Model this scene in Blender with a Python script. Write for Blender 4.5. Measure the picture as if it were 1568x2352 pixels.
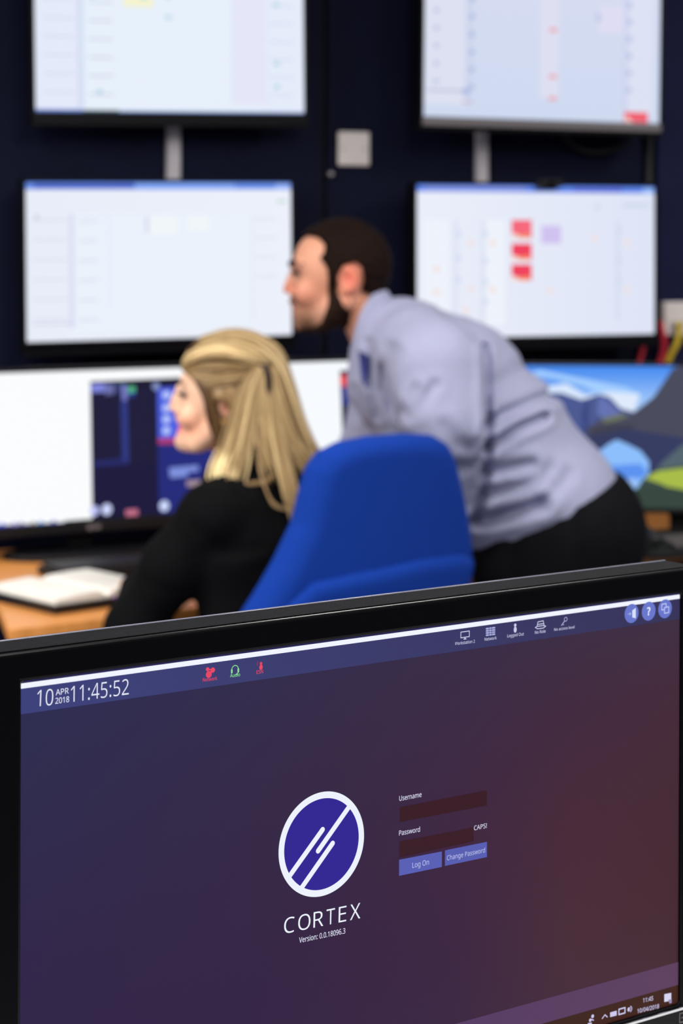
import bpy, math, random
import numpy as np
from mathutils import Vector, Matrix

for _o in list(bpy.data.objects):
    bpy.data.objects.remove(_o, do_unlink=True)
S = bpy.context.scene
C = S.collection

# ------------------------------------------------------------------ camera, world, lights, exposure
EYE = 1.45            # camera height above the floor
F = 4800.0            # focal length in pixels of the 1568x2352 frame
CX, CY = 784.0, 550.0  # level camera with a shifted lens: horizon sits at y = 550
cam_d = bpy.data.cameras.new('camera')
cam = bpy.data.objects.new('camera', cam_d)
C.objects.link(cam)
cam.location = (0, 0, EYE)
cam.rotation_euler = (math.radians(90), 0, 0)
cam_d.sensor_fit = 'VERTICAL'
cam_d.sensor_height = 36.0
cam_d.lens = F / 2352 * 36
cam_d.shift_y = -(1176 - CY) / 2352
cam_d.clip_start = 0.05
cam_d.dof.use_dof = True
cam_d.dof.focus_distance = 1.33
cam_d.dof.aperture_fstop = 9.5
S.camera = cam

world = bpy.data.worlds.new('world')
S.world = world
world.use_nodes = True
world.node_tree.nodes['Background'].inputs[0].default_value = (0.75, 0.82, 1.0, 1)
world.node_tree.nodes['Background'].inputs[1].default_value = 0.10

S.view_settings.view_transform = 'Standard'
S.view_settings.look = 'None'
S.view_settings.exposure = 0.0
S.view_settings.gamma = 1.0
S.view_settings.use_curve_mapping = False

CEIL = 2.75
PANELS = [(-1.3, 0.9), (0.5, 0.9), (2.3, 0.9), (-1.3, 2.9), (0.5, 2.9), (2.3, 2.9), (2.3, 4.6), (-3.1, 0.9), (-3.1, 2.9), (-1.3, -1.1), (0.5, -1.1), (-3.1, -1.1)]  # panels at left, behind the camera and by the back wall: added fill
for i, (x, y) in enumerate(PANELS):
    ld = bpy.data.lights.new('ceiling_lamp', 'AREA')
    ld.shape = 'SQUARE'
    ld.size = 0.56
    ld.energy = 100 if x < -3 else 23  # left row boosted as extra light for her face and the chair rim
    ld.color = (1.0, 0.97, 0.94)
    lo = bpy.data.objects.new('ceiling_lamp', ld)
    lo.location = (x, y, CEIL - 0.035)
    C.objects.link(lo)


# ------------------------------------------------------------------ helpers
def lin(c):
    """sRGB 0..255 -> linear"""
    out = []
    for v in c:
        v = v / 255.0
        out.append(v / 12.92 if v <= 0.04045 else ((v + 0.055) / 1.055) ** 2.4)
    return tuple(out)


def at(px, py, Y):
    """point at depth Y seen at pixel (px, py)"""
    return np.array([(px - CX) / F * Y, Y, EYE - (py - CY) / F * Y])


def new_mat(name, col=(200, 200, 200), rough=0.5, metal=0.0, spec=0.5):
    m = bpy.data.materials.new(name)
    m.use_nodes = True
    b = m.node_tree.nodes['Principled BSDF']
    b.inputs['Base Color'].default_value = (*lin(col), 1)
    b.inputs['Roughness'].default_value = rough
    b.inputs['Metallic'].default_value = metal
    b.inputs['Specular IOR Level'].default_value = spec
    return m


def noise_mat(name, c1, c2, scale=20.0, rough=0.6, bump=0.0, bump_scale=None, stretch=(1, 1, 1), spec=0.5, sheen=0.0, metal=0.0):
    m = new_mat(name, c1, rough, metal, spec)
    nt = m.node_tree
    b = nt.nodes['Principled BSDF']
    tc = nt.nodes.new('ShaderNodeTexCoord')
    mp = nt.nodes.new('ShaderNodeMapping')
    mp.inputs['Scale'].default_value = stretch
    nt.links.new(tc.outputs['Object'], mp.inputs[0])
    n = nt.nodes.new('ShaderNodeTexNoise')
    n.inputs['Scale'].default_value = scale
    n.inputs['Detail'].default_value = 4
    nt.links.new(mp.outputs[0], n.inputs['Vector'])
    r = nt.nodes.new('ShaderNodeValToRGB')
    r.color_ramp.elements[0].position = 0.35
    r.color_ramp.elements[1].position = 0.65
    r.color_ramp.elements[0].color = (*lin(c1), 1)
    r.color_ramp.elements[1].color = (*lin(c2), 1)
    nt.links.new(n.outputs['Fac'], r.inputs[0])
    nt.links.new(r.outputs[0], b.inputs['Base Color'])
    if bump:
        n2 = nt.nodes.new('ShaderNodeTexNoise')
        n2.inputs['Scale'].default_value = bump_scale or scale * 4
        nt.links.new(mp.outputs[0], n2.inputs['Vector'])
        bp = nt.nodes.new('ShaderNodeBump')
        bp.inputs['Strength'].default_value = bump
        bp.inputs['Distance'].default_value = 0.002
        nt.links.new(n2.outputs['Fac'], bp.inputs['Height'])
        nt.links.new(bp.outputs[0], b.inputs['Normal'])
    if sheen:
        b.inputs['Sheen Weight'].default_value = sheen
    return m


def attr_mat(name, rough=0.5, emit=False, strength=1.0, spec=0.5, sss=0.0, noise=0.0):
    m = bpy.data.materials.new(name)
    m.use_nodes = True
    nt = m.node_tree
    b = nt.nodes['Principled BSDF']
    a = nt.nodes.new('ShaderNodeAttribute')
    a.attribute_name = 'tint'
    b.inputs['Roughness'].default_value = rough
    b.inputs['Specular IOR Level'].default_value = spec
    if emit:
        b.inputs['Base Color'].default_value = (0.004, 0.004, 0.005, 1)
        b.inputs['Emission Strength'].default_value = strength
        nt.links.new(a.outputs['Color'], b.inputs['Emission Color'])
    else:
        if noise:
            tc = nt.nodes.new('ShaderNodeTexCoord')
            n = nt.nodes.new('ShaderNodeTexNoise')
            n.inputs['Scale'].default_value = 60
            nt.links.new(tc.outputs['Object'], n.inputs['Vector'])
            mr = nt.nodes.new('ShaderNodeMapRange')
            mr.inputs[3].default_value = 1 - noise
            mr.inputs[4].default_value = 1 + noise
            nt.links.new(n.outputs['Fac'], mr.inputs[0])
            mx = nt.nodes.new('ShaderNodeVectorMath')
            mx.operation = 'SCALE'
            nt.links.new(a.outputs['Color'], mx.inputs[0])
            nt.links.new(mr.outputs[0], mx.inputs['Scale'])
            nt.links.new(mx.outputs[0], b.inputs['Base Color'])
        else:
            nt.links.new(a.outputs['Color'], b.inputs['Base Color'])
    if sss:
        b.inputs['Subsurface Weight'].default_value = sss
        b.inputs['Subsurface Radius'].default_value = (0.012, 0.005, 0.003)
        b.inputs['Subsurface Scale'].default_value = 1.0
    return m


M = {}
M['wall'] = noise_mat('navy_wall_paint', (15, 18, 38), (17, 20, 42), 6, 0.7, 0.25, 60, (1, 1, 1), 0.08)
M['wall_lit'] = noise_mat('navy_wall_lit', (26, 29, 58), (29, 32, 63), 6, 0.7, 0.25, 60, (1, 1, 1), 0.08)  # lighter copy of the navy: brighter light on this section put into colour
M['wall_edge'] = new_mat('dark_gap', (8, 9, 14), 0.8)
M['floor'] = noise_mat('grey_carpet', (92, 95, 104), (112, 115, 124), 180, 0.95, 0.5, 400)
M['ceiling'] = noise_mat('ceiling_tile', (205, 205, 203), (215, 215, 213), 60, 0.9)
M['gloss_black'] = new_mat('glossy_black_plastic', (7, 6, 8), 0.24, 0, 0.15)
M['satin_black'] = noise_mat('satin_black_plastic', (14, 14, 18), (21, 21, 25), 300, 0.45, 0.3, 900, (1, 1, 1), 0.25)
M['dust_black'] = noise_mat('dusty_black_plastic', (5, 5, 7), (14, 14, 17), 240, 0.65, 0.4, 700, (1, 1, 1), 0.05)
M['tv_black'] = new_mat('tv_plastic', (9, 9, 13), 0.35, 0, 0.2)
M['tv_grey'] = new_mat('brushed_grey_plastic', (118, 112, 114), 0.38)
M['edge_glint'] = new_mat('rear_glint_plastic', (96, 96, 112), 0.3)
M['desk_white'] = noise_mat('white_laminate', (196, 196, 198), (206, 206, 208), 30, 0.5)
M['metal'] = new_mat('glint_metal', (210, 212, 214), 0.12, 1.0)
M['steel'] = new_mat('grey_steel', (120, 122, 128), 0.35, 0.9)
M['trunk'] = new_mat('pale_grey_trunking', (188, 182, 188), 0.5)
M['plate'] = new_mat('warm_white_plastic', (228, 220, 216), 0.4)
M['plate_dark'] = new_mat('dark_slot', (60, 58, 60), 0.5)
M['red_cable'] = new_mat('red_cable_rubber', (196, 40, 62), 0.45)
M['yellow_cable'] = new_mat('yellow_cable_rubber', (205, 180, 40), 0.45)
M['black_cable'] = new_mat('black_cable_rubber', (14, 14, 17), 0.5)
M['wood'] = noise_mat('beech_laminate', (226, 152, 80), (212, 138, 66), 7, 0.42, 0, None, (1, 9, 1))
M['wood_edge'] = new_mat('beech_edge', (196, 132, 70), 0.5)
M['paper'] = noise_mat('cream_paper', (238, 234, 226), (232, 227, 217), 40, 0.8)
M['page_edge'] = new_mat('page_block', (206, 196, 150), 0.8)
M['cover'] = new_mat('black_leatherette', (20, 18, 20), 0.45)
M['ribbon'] = new_mat('purple_ribbon', (86, 40, 130), 0.6)
M['blue_fabric'] = noise_mat('blue_wool', (13, 54, 146), (18, 60, 156), 400, 0.85, 0.6, 1500, (1, 1, 1), 0.12, 0.0)
M['shirt'] = noise_mat('pale_blue_cotton', (158, 160, 187), (163, 165, 192), 300, 0.85, 0.2, 900, (1, 1, 1), 0.12)
M['shirt_navy'] = new_mat('deep_blue_cloth', (38, 44, 110), 0.8)
M['trouser'] = noise_mat('black_wool', (11, 11, 15), (16, 16, 20), 200, 0.85, 0.2, 600, (1, 1, 1), 0.08)
M['knit'] = noise_mat('black_knit', (8, 8, 10), (12, 12, 14), 220, 0.9, 0.4, 900, (1, 1, 1), 0.08)
M['shoe'] = new_mat('black_shoe_leather', (18, 17, 18), 0.3)
M['skin'] = attr_mat('skin', 0.5, sss=0.12, spec=0.35, noise=0.04)
M['hair_dark'] = noise_mat('dark_brown_hair', (20, 11, 8), (36, 22, 16), 90, 0.7, 0.8, 260, (3, 1, 1), 0.07)
M['beard'] = noise_mat('brown_beard', (28, 17, 12), (46, 30, 22), 160, 0.75, 0.8, 400, (1, 1, 1), 0.07)
M['hair_blonde'] = attr_mat('blonde_hair', 0.42, spec=0.4, noise=0.12)
M['eye'] = attr_mat('eye', 0.15)
M['pixels'] = attr_mat('lit_display', 0.35, emit=True, strength=1.0, spec=0.08)
M['key'] = new_mat('black_key_plastic', (30, 30, 34), 0.5)
M['lamp'] = new_mat('lamp_diffuser', (240, 240, 238), 0.6)
M['lamp'].node_tree.nodes['Principled BSDF'].inputs['Emission Color'].default_value = (1, 0.98, 0.95, 1)
M['lamp'].node_tree.nodes['Principled BSDF'].inputs['Emission Strength'].default_value = 6.0
M['mark'] = new_mat('printed_grey', (110, 104, 104), 0.5)


class MB:
    """collects vertices and faces of ONE mesh"""
    def __init__(s):
        s.v, s.f, s.mi = [], [], []

    def add(s, verts, faces, mi=0):
        o = len(s.v)
        s.v += [tuple(map(float, p)) for p in verts]
        s.f += [tuple(o + i for i in f) for f in faces]
        s.mi += [mi] * len(faces)

    def box(s, x0, x1, y0, y1, z0, z1, mi=0):
        v = [(x, y, z) for z in (z0, z1) for y in (y0, y1) for x in (x0, x1)]
        s.add(v, [(0, 2, 3, 1), (4, 5, 7, 6), (0, 1, 5, 4), (2, 6, 7, 3), (0, 4, 6, 2), (1, 3, 7, 5)], mi)

    def tube(s, pts, r, n=10, mi=0, caps=True):
        pts = [np.array(p, float) for p in pts]
        rs = r if hasattr(r, '__len__') else [r] * len(pts)
        rings = []
        up = np.array([0.13, 0.31, 0.94])
        for i, p in enumerate(pts):
            t = pts[min(i + 1, len(pts) - 1)] - pts[max(i - 1, 0)]
            t = t / (np.linalg.norm(t) + 1e-9)
            a = np.cross(t, up)
            if np.linalg.norm(a) < 1e-3:
                a = np.cross(t, [1, 0, 0])
            a /= np.linalg.norm(a)
            b = np.cross(t, a)
            rings += [p + rs[i] * (math.cos(2 * math.pi * k / n) * a + math.sin(2 * math.pi * k / n) * b) for k in range(n)]
        fs = []
        for i in range(len(pts) - 1):
            for k in range(n):
                fs.append((i * n + k, i * n + (k + 1) % n, (i + 1) * n + (k + 1) % n, (i + 1) * n + k))
        if caps:
            fs.append(tuple(range(n))[::-1])
            fs.append(tuple((len(pts) - 1) * n + k for k in range(n)))
        s.add(rings, fs, mi)

    def cyl(s, x, y, z0, z1, r0, r1=None, n=24, mi=0):
        s.tube([(x, y, z0), (x, y, z1)], [r0, r0 if r1 is None else r1], n, mi)

    def prism(s, poly, z0, z1, mi=0):
        n = len(poly)
        v = [(x, y, z0) for x, y in poly] + [(x, y, z1) for x, y in poly]
        s.add(v, [tuple(range(n))[::-1], tuple(range(n, 2 * n))] + [(i, (i + 1) % n, n + (i + 1) % n, n + i) for i in range(n)], mi)

    def build(s, name, mats, parent=None, smooth=False, bevel=0.0, seg=2):
        me = bpy.data.meshes.new(name)
        me.from_pydata(s.v, [], s.f)
        me.update()
        mats = mats if isinstance(mats, (list, tuple)) else [mats]
        for m in mats:
            me.materials.append(m)
        me.polygons.foreach_set('material_index', s.mi)
        me.polygons.foreach_set('use_smooth', [smooth] * len(s.f))
        o = bpy.data.objects.new(name, me)
        C.objects.link(o)
        o.parent = parent
        if bevel:
            b = o.modifiers.new('bevel', 'BEVEL')
            b.width = bevel
            b.segments = seg
            b.limit_method = 'ANGLE'
            b.harden_normals = False
        return o


def tag(o, label=None, cat=None, group=None, kind=None):
    if label: o['label'] = label
    if cat: o['category'] = cat
    if group: o['group'] = group
    if kind: o['kind'] = kind
    return o


def empty(name, loc=(0, 0, 0), rot=(0, 0, 0)):
    o = bpy.data.objects.new(name, None)
    o.empty_display_size = 0.05
    o.location = loc
    o.rotation_euler = rot
    C.objects.link(o)
    return o


def rotm(yaw, pitch, roll):
    cz, sz = math.cos(yaw), math.sin(yaw)
    cp, sp = math.cos(pitch), math.sin(pitch)
    cr, sr = math.cos(roll), math.sin(roll)
    return np.array([[cz, -sz, 0], [sz, cz, 0], [0, 0, 1]]) @ np.array([[1, 0, 0], [0, cp, -sp], [0, sp, cp]]) @ np.array([[cr, 0, sr], [0, 1, 0], [-sr, 0, cr]])


class Pose:
    """pose of a flat display: local x right, z up, -y towards the viewer; origin at the picture's centre"""
    def __init__(s, X, Y, Z, yaw, pitch=0, roll=0):
        s.c = np.array([X, Y, Z + EYE])
        s.R = rotm(*[math.radians(a) for a in (yaw, pitch, roll)])

    def matrix(s):
        m = Matrix.Identity(4)
        for i in range(3):
            for j in range(3):
                m[i][j] = s.R[i, j]
            m[i][3] = s.c[i]
        return m

    def loc(s, px, py):
        """where on the display plane that spot of the photographed picture lies (local x, z)"""
        d = np.array([(px - CX) / F, 1.0, -(py - CY) / F])
        n = s.R[:, 1]
        o = np.array([0, 0, EYE])
        t = np.dot(s.c - o, n) / np.dot(d, n)
        q = s.R.T @ (o + t * d - s.c)
        return q[0], q[2]


GLYPHS = {   # letter outlines: advance, closed loops of x y in thousandths of an em
    ' ': (209, ''),
    '!': (216, '131 161 85 161 65 573 151 573|58 43 61 69 72 85 88 94 107 97 126 94 142 85 153 69 157 43 153 18 142 2 126 -8 107 -11 88 -8 72 2 61 18'),
    '.': (215, '58 43 61 69 72 85 88 94 107 97 126 94 142 85 153 69 157 43 153 18 142 2 126 -8 107 -11 88 -8 72 2 61 18'),
    '/': (298, '290 573 77 0 8 0 221 573'),
    '0': (459, '419 287 419 253 417 221 414 191 409 163 395 112 376 70 349 37 316 12 276 -3 229 -8 170 1 122 27 86 70 60 129 51 163 44 201 41 243 39 287 40 332 44 373 50 411 58 446 83 504 119 547 167 573 229 581 287 573 335 547 372 504 399 446 408 411 414 373 418 332|110 287 111 249 113 215 116 184 121 156 137 111 159 78 190 59 229 52 268 59 298 78 320 110 336 156 341 184 345 215 347 249 348 287 347 325 345 359 341 390 336 417 320 463 298 495 268 515 229 521 190 515 159 495 137 463 121 417 116 390 113 359 111 325'),
    '1': (459, '285 0 216 0 216 400 216 439 217 470 219 499 196 477 169 455 108 405 71 452 226 573 285 573'),
    '2': (459, '417 0 38 0 38 59 188 210 228 251 261 287 287 320 306 353 318 387 322 424 315 466 294 496 261 514 221 520 181 517 147 506 115 489 83 466 45 513 68 531 94 548 122 561 153 572 186 578 221 581 270 576 313 562 347 540 372 510 388 472 394 428 389 385 375 344 353 305 324 267 288 227 247 185 128 67 417 64'),
    '3': (459, '395 439 392 403 381 372 363 347 340 326 310 311 277 302 337 283 379 255 405 214 413 163 407 116 390 74 360 40 318 14 292 4 263 -3 230 -7 193 -8 150 -6 110 -1 72 8 36 23 36 89 74 73 114 61 155 54 194 51 260 59 305 81 331 117 339 164 335 197 320 223 297 242 265 255 226 263 179 265 123 265 123 326 180 326 223 329 259 339 286 356 307 377 319 404 323 434 316 471 295 498 262 516 219 521 190 520 164 515 117 498 75 473 39 521 73 544 115 563 163 576 218 581 260 578 296 571 327 558 352 540 384 495'),
    '4': (459, '443 130 359 130 359 0 291 0 291 130 17 130 17 190 286 576 359 576 359 193 443 193|291 374 291 412 293 444 294 474 295 500 276 468 257 438 86 193 291 193'),
    '5': (459, '221 351 275 346 322 331 361 307 389 274 407 232 413 183 407 128 387 81 356 43 314 15 261 -2 199 -8 156 -6 116 0 80 10 51 23 51 90 82 74 121 62 161 55 200 52 239 55 274 65 302 82 323 106 336 137 341 176 332 225 306 262 262 284 197 292 146 288 99 280 64 302 86 573 373 573 373 508 146 508 132 342 169 348'),
    '6': (459, '44 245 46 294 51 342 60 389 75 433 95 474 121 510 155 539 196 562 246 576 306 581 344 579 377 573 377 513 344 520 308 523 257 518 216 504 183 483 158 454 139 419 127 380 119 337 115 291 119 291 133 309 150 326 170 339 194 350 223 356 255 358 302 353 342 338 375 313 400 279 416 236 421 184 415 129 399 82 372 44 336 15 291 -2 239 -8 199 -4 163 7 130 26 101 54 77 89 59 133 48 185|238 51 284 59 320 84 343 125 351 184 344 233 324 271 289 295 241 303 205 299 175 287 150 270 131 248 119 223 115 198 117 172 123 146 133 121 146 99 164 79 185 64 210 55'),
    '8': (459, '229 581 276 577 318 565 352 546 378 519 395 485 400 443 396 411 385 383 368 359 346 338 320 319 291 303 325 285 355 265 381 242 401 216 414 185 419 148 413 104 395 65 367 34 330 11 284 -3 231 -8 174 -3 126 10 89 33 61 63 45 101 39 146 43 183 56 214 75 241 99 264 128 283 158 299 131 316 107 336 87 358 71 383 61 411 58 444 63 485 80 518 107 545 141 565 182 577|108 145 116 107 138 76 176 55 229 48 281 55 319 76 342 108 350 148 346 174 335 197 317 217 293 235 264 251 229 265 217 270 184 254 157 237 136 219 121 197 111 173|228 524 188 518 155 502 134 476 127 441 130 414 141 391 157 373 179 357 232 330 282 357 302 373 317 392 327 414 330 441 323 476 302 502 270 518'),
    '9': (459, '417 328 415 279 410 231 401 183 387 139 366 99 340 63 306 33 265 11 214 -3 154 -8 117 -6 82 0 82 60 115 53 152 50 204 54 245 68 278 90 303 118 322 153 334 192 342 235 346 281 341 281 327 263 310 247 290 233 266 223 237 216 204 214 158 219 118 235 85 260 61 294 45 336 40 387 46 443 63 491 90 529 127 557 171 575 223 581 262 577 299 565 332 545 361 518 384 483 402 439 413 388|223 521 178 513 142 488 118 447 110 388 117 339 137 301 171 277 220 269 256 273 286 285 311 303 330 325 342 349 346 374 344 400 338 426 328 451 315 474 298 493 277 508 252 518'),
    ':': (215, '58 43 61 69 72 85 88 94 107 97 126 94 142 85 153 69 157 43 153 18 142 2 126 -8 107 -11 88 -8 72 2 61 18|58 387 61 412 72 429 88 438 107 441 126 438 142 429 153 412 157 387 153 362 142 345 126 335 107 332 88 335 72 345 61 362'),
    '?': (348, '112 183 114 211 118 235 127 257 139 277 157 298 180 319 228 363 243 381 253 398 258 416 260 439 254 473 235 498 204 514 163 519 126 516 93 509 34 485 10 541 43 557 81 569 122 578 168 581 204 578 235 571 262 559 285 543 317 498 327 440 324 407 316 379 302 355 283 332 233 287 192 248 173 215 168 175 168 161 112 161|94 43 97 69 108 85 124 94 144 97 162 94 178 85 189 69 192 43 189 18 178 2 162 -8 144 -11 124 -8 108 2 97 18'),
    'A': (512, '437 0 368 177 141 177 73 0 0 0 224 575 289 575 512 0|282 415 274 438 263 473 255 500 247 468 238 438 230 415 165 241 346 241'),
    'C': (507, '323 517 280 513 241 502 206 482 178 456 155 423 139 383 129 337 125 286 126 252 131 220 138 191 147 164 175 117 213 83 262 62 322 55 359 57 394 62 460 78 460 15 427 5 393 -2 356 -7 312 -8 270 -6 232 1 197 12 166 28 139 48 115 72 95 99 78 131 65 165 56 203 51 244 49 287 50 319 53 349 59 378 67 406 89 456 120 499 159 534 206 559 261 575 324 581 367 578 409 572 448 561 482 547 453 486 394 508 360 515'),
    'E': (446, '398 0 78 0 78 573 398 573 398 509 150 509 150 330 383 330 383 268 150 268 150 63 398 63'),
    'H': (594, '516 0 443 0 443 267 150 267 150 0 78 0 78 573 150 573 150 330 443 330 443 573 516 573'),
    'L': (420, '78 0 78 573 150 573 150 64 400 64 400 0'),
    'N': (609, '532 0 447 0 141 476 141 432 143 378 144 320 144 0 78 0 78 573 161 573 467 99 468 137 466 193 464 249 464 573 532 573'),
    'O': (626, '577 287 576 255 573 224 568 194 561 166 540 116 510 73 473 38 428 13 375 -3 314 -8 251 -3 196 13 151 39 114 73 85 116 65 167 58 195 53 224 50 255 49 288 51 331 56 370 65 408 78 442 94 473 114 500 138 524 166 545 197 561 232 572 271 579 314 581 356 579 393 572 428 561 459 545 486 525 510 501 530 473 547 442 560 408 570 370 576 330|125 287 126 252 130 220 136 190 145 163 171 117 207 83 255 62 314 55 373 62 420 83 456 117 481 163 490 190 496 220 500 252 501 287 498 338 490 384 476 423 456 457 431 484 398 503 360 514 314 518 255 511 207 490 171 457 145 411 136 384 130 354 126 322'),
    'P': (485, '229 573 282 570 326 562 363 548 393 528 415 504 431 475 441 442 444 404 441 370 433 336 417 306 395 278 364 255 324 238 275 227 216 223 150 223 150 0 78 0 78 573|223 511 150 511 150 285 208 285 258 288 298 296 330 311 352 334 365 363 370 401 361 449 334 484 289 504'),
    'R': (499, '236 573 301 568 353 555 393 532 422 500 439 460 444 410 440 368 427 334 408 306 385 285 358 269 330 257 487 0 403 0 264 237 150 237 150 0 78 0 78 573|232 510 150 510 150 298 236 298 296 304 338 325 362 359 370 407 366 440 355 467 336 486 310 500 275 507'),
    'S': (440, '403 153 396 106 378 66 348 35 307 11 257 -3 198 -8 137 -5 83 4 41 19 41 88 73 76 113 65 156 57 201 55 240 57 273 66 298 79 316 98 327 120 330 147 327 173 318 194 302 213 277 230 242 247 196 265 161 279 131 294 106 311 85 330 69 351 57 375 50 403 48 435 54 477 71 513 99 542 136 563 180 576 231 581 276 578 318 572 355 562 389 549 366 487 336 499 302 508 266 515 229 517 196 515 169 507 148 494 133 478 124 457 121 434 124 407 133 386 149 367 172 351 204 335 246 318 293 299 332 279 362 255 385 228 398 194'),
    'T': (446, '259 0 187 0 187 509 8 509 8 573 437 573 437 509 259 509'),
    'U': (586, '513 202 507 146 489 95 459 52 416 20 389 8 360 -1 327 -6 290 -8 240 -4 196 7 159 25 128 50 104 82 86 118 76 158 72 204 72 573 144 573 144 201 154 139 182 93 228 64 294 55 342 59 379 73 407 96 427 126 438 161 442 202 442 573 513 573'),
    'V': (481, '481 573 277 0 204 0 0 573 75 573 204 205 220 160 231 119 241 80 250 119 262 161 277 207 405 573'),
    'W': (746, '735 573 583 0 510 0 399 375 389 410 380 443 373 471 370 488 367 471 361 443 352 409 342 373 234 0 161 0 10 573 85 573 174 223 183 186 190 151 196 118 201 87 206 119 213 154 222 191 232 227 333 573 407 573 512 225 523 187 532 151 538 117 544 87 550 129 560 175 572 224 660 573'),
    'X': (470, '467 0 385 0 233 249 79 0 3 0 193 298 15 573 95 573 236 348 377 573 453 573 276 300'),
    'a': (450, '231 437 268 435 299 428 326 418 347 403 376 358 385 293 385 0 334 0 320 61 298 40 279 22 258 9 234 -1 206 -6 172 -8 136 -5 103 6 75 23 55 48 41 80 37 119 50 176 87 219 116 234 152 245 194 253 243 257 316 259 316 285 310 330 293 359 265 375 227 380 194 378 163 370 106 347 84 400 115 414 151 426 190 434|252 208 184 200 141 182 118 155 110 119 115 87 132 66 157 53 188 49 238 56 279 79 306 117 315 172 315 210'),
    'c': (385, '241 -8 187 -2 139 15 99 45 69 87 58 114 50 143 46 176 44 213 46 250 51 284 59 315 71 342 102 385 142 415 191 432 245 438 278 436 309 431 336 424 358 415 337 356 292 370 244 376 204 371 172 358 148 335 131 303 120 263 117 213 120 166 131 126 148 94 172 71 202 58 240 53 273 55 302 60 351 78 351 15 328 5 304 -2 275 -7'),
    'd': (493, '221 -8 182 -5 148 6 118 23 92 48 71 79 56 117 47 162 44 214 47 266 56 311 71 350 93 381 119 406 149 424 183 434 221 438 253 436 280 429 303 420 323 407 354 374 359 374 356 405 354 438 354 609 425 609 425 0 368 0 358 58 323 24 303 11 279 1 252 -6|232 51 290 60 328 88 348 135 355 200 355 213 354 251 349 284 340 313 329 336 291 369 231 379 181 368 146 334 133 309 124 281 119 249 117 213 119 176 124 144 133 116 146 93 181 61'),
    'e': (452, '234 438 286 432 329 414 364 385 390 346 406 299 411 244 411 201 117 201 127 137 154 90 197 62 254 52 293 54 327 60 359 69 392 82 392 20 359 8 327 -1 292 -6 251 -8 194 -2 143 17 101 48 70 91 59 117 51 146 46 177 44 212 46 246 50 277 57 306 68 333 96 378 134 411 181 431|233 380 188 372 154 348 130 309 119 257 338 257 335 292 326 322 312 346 292 364 266 376'),
    'g': (493, '221 438 261 434 297 422 329 402 355 373 359 373 369 430 425 430 425 -7 420 -63 404 -109 378 -146 341 -172 293 -187 233 -192 188 -191 147 -186 110 -177 78 -165 78 -100 111 -114 149 -125 191 -132 237 -134 286 -126 324 -101 347 -63 355 -13 355 4 356 32 358 57 329 28 299 8 263 -4 221 -8 182 -4 147 7 117 25 91 51 70 83 56 121 47 164 44 214 47 263 56 306 70 344 91 377 117 404 147 423 181 434|230 379 197 374 169 359 147 336 130 303 120 262 117 213 119 176 124 143 134 115 146 92 182 60 232 50 262 52 288 58 309 69 326 85 340 105 349 131 354 161 356 197 356 214 353 267 343 309 326 340 302 362 270 374'),
    'h': (496, '139 431 138 399 135 370 140 370 155 391 174 407 196 420 221 429 247 435 273 437 321 433 360 421 391 400 413 370 426 330 431 280 431 0 361 0 361 275 355 321 338 353 308 372 265 379 222 374 189 360 166 338 150 308 142 269 139 222 139 0 68 0 68 609 139 609'),
    'i': (207, '139 430 139 0 68 0 68 430|104 591 119 588 133 580 142 566 145 546 142 526 133 512 119 504 104 501 88 504 75 512 66 526 63 546 66 566 75 580 88 588'),
    'k': (428, '138 291 137 257 135 221 152 240 172 264 189 285 326 430 409 430 235 246 421 0 336 0 187 200 138 158 138 0 68 0 68 609 138 609'),
    'l': (207, '139 0 68 0 68 609 139 609'),
    'm': (750, '540 438 603 429 649 401 665 379 676 352 683 319 685 280 685 0 615 0 615 277 610 321 594 353 567 372 528 379 474 369 438 342 418 298 411 237 411 0 342 0 342 277 339 308 332 333 320 353 303 367 281 376 253 379 215 374 185 360 164 338 150 308 141 269 139 223 139 0 68 0 68 430 125 430 136 371 140 371 155 392 173 409 194 422 217 431 241 436 266 438 312 433 349 420 378 398 398 366 402 366 427 398 461 420 499 433'),
    'n': (496, '275 438 311 436 343 429 369 417 391 401 409 379 421 352 428 319 431 280 431 0 361 0 361 275 355 321 338 353 308 372 265 379 204 368 166 338 146 289 139 223 139 0 68 0 68 430 125 430 136 371 140 371 156 392 175 409 198 422 222 431 248 436'),
    'o': (485, '442 216 438 165 428 121 411 82 388 51 359 25 324 7 285 -4 241 -8 200 -4 163 7 129 25 100 51 77 82 59 121 48 165 44 216 46 250 50 282 58 310 68 336 97 380 137 412 186 431 244 438 299 431 347 412 387 380 417 336 428 310 436 282 440 250|117 216 120 169 130 128 147 95 172 71 203 56 243 51 282 56 314 71 339 95 356 128 366 169 369 216 365 263 355 303 338 335 314 359 282 374 242 379 185 368 147 335 134 311 124 284 119 252'),
    'r': (331, '269 438 295 437 319 433 310 368 287 372 264 374 240 371 217 363 195 351 176 334 161 313 149 289 141 261 139 229 139 0 68 0 68 430 126 430 134 351 152 374 170 395 191 413 214 426 240 435'),
    's': (384, '348 119 343 80 327 49 302 24 268 6 226 -4 176 -8 135 -6 99 -1 68 8 42 19 42 83 70 71 104 60 141 52 178 49 224 53 256 66 274 86 280 112 271 141 259 154 239 167 212 180 174 196 135 212 103 228 76 245 57 266 45 292 41 324 52 372 85 408 109 421 137 430 168 436 202 438 240 436 275 430 308 421 339 409 315 353 258 372 228 378 197 380 159 377 131 366 114 350 108 328 111 312 119 298 133 286 154 274 219 246 257 231 289 215 314 197 333 176 344 150'),
    't': (289, '212 50 245 53 272 59 272 5 240 -4 200 -8 167 -5 138 4 112 20 91 44 78 79 74 125 74 375 13 375 13 409 75 437 103 528 144 528 144 430 269 430 269 375 144 375 144 127 149 93 163 69 185 54'),
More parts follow.
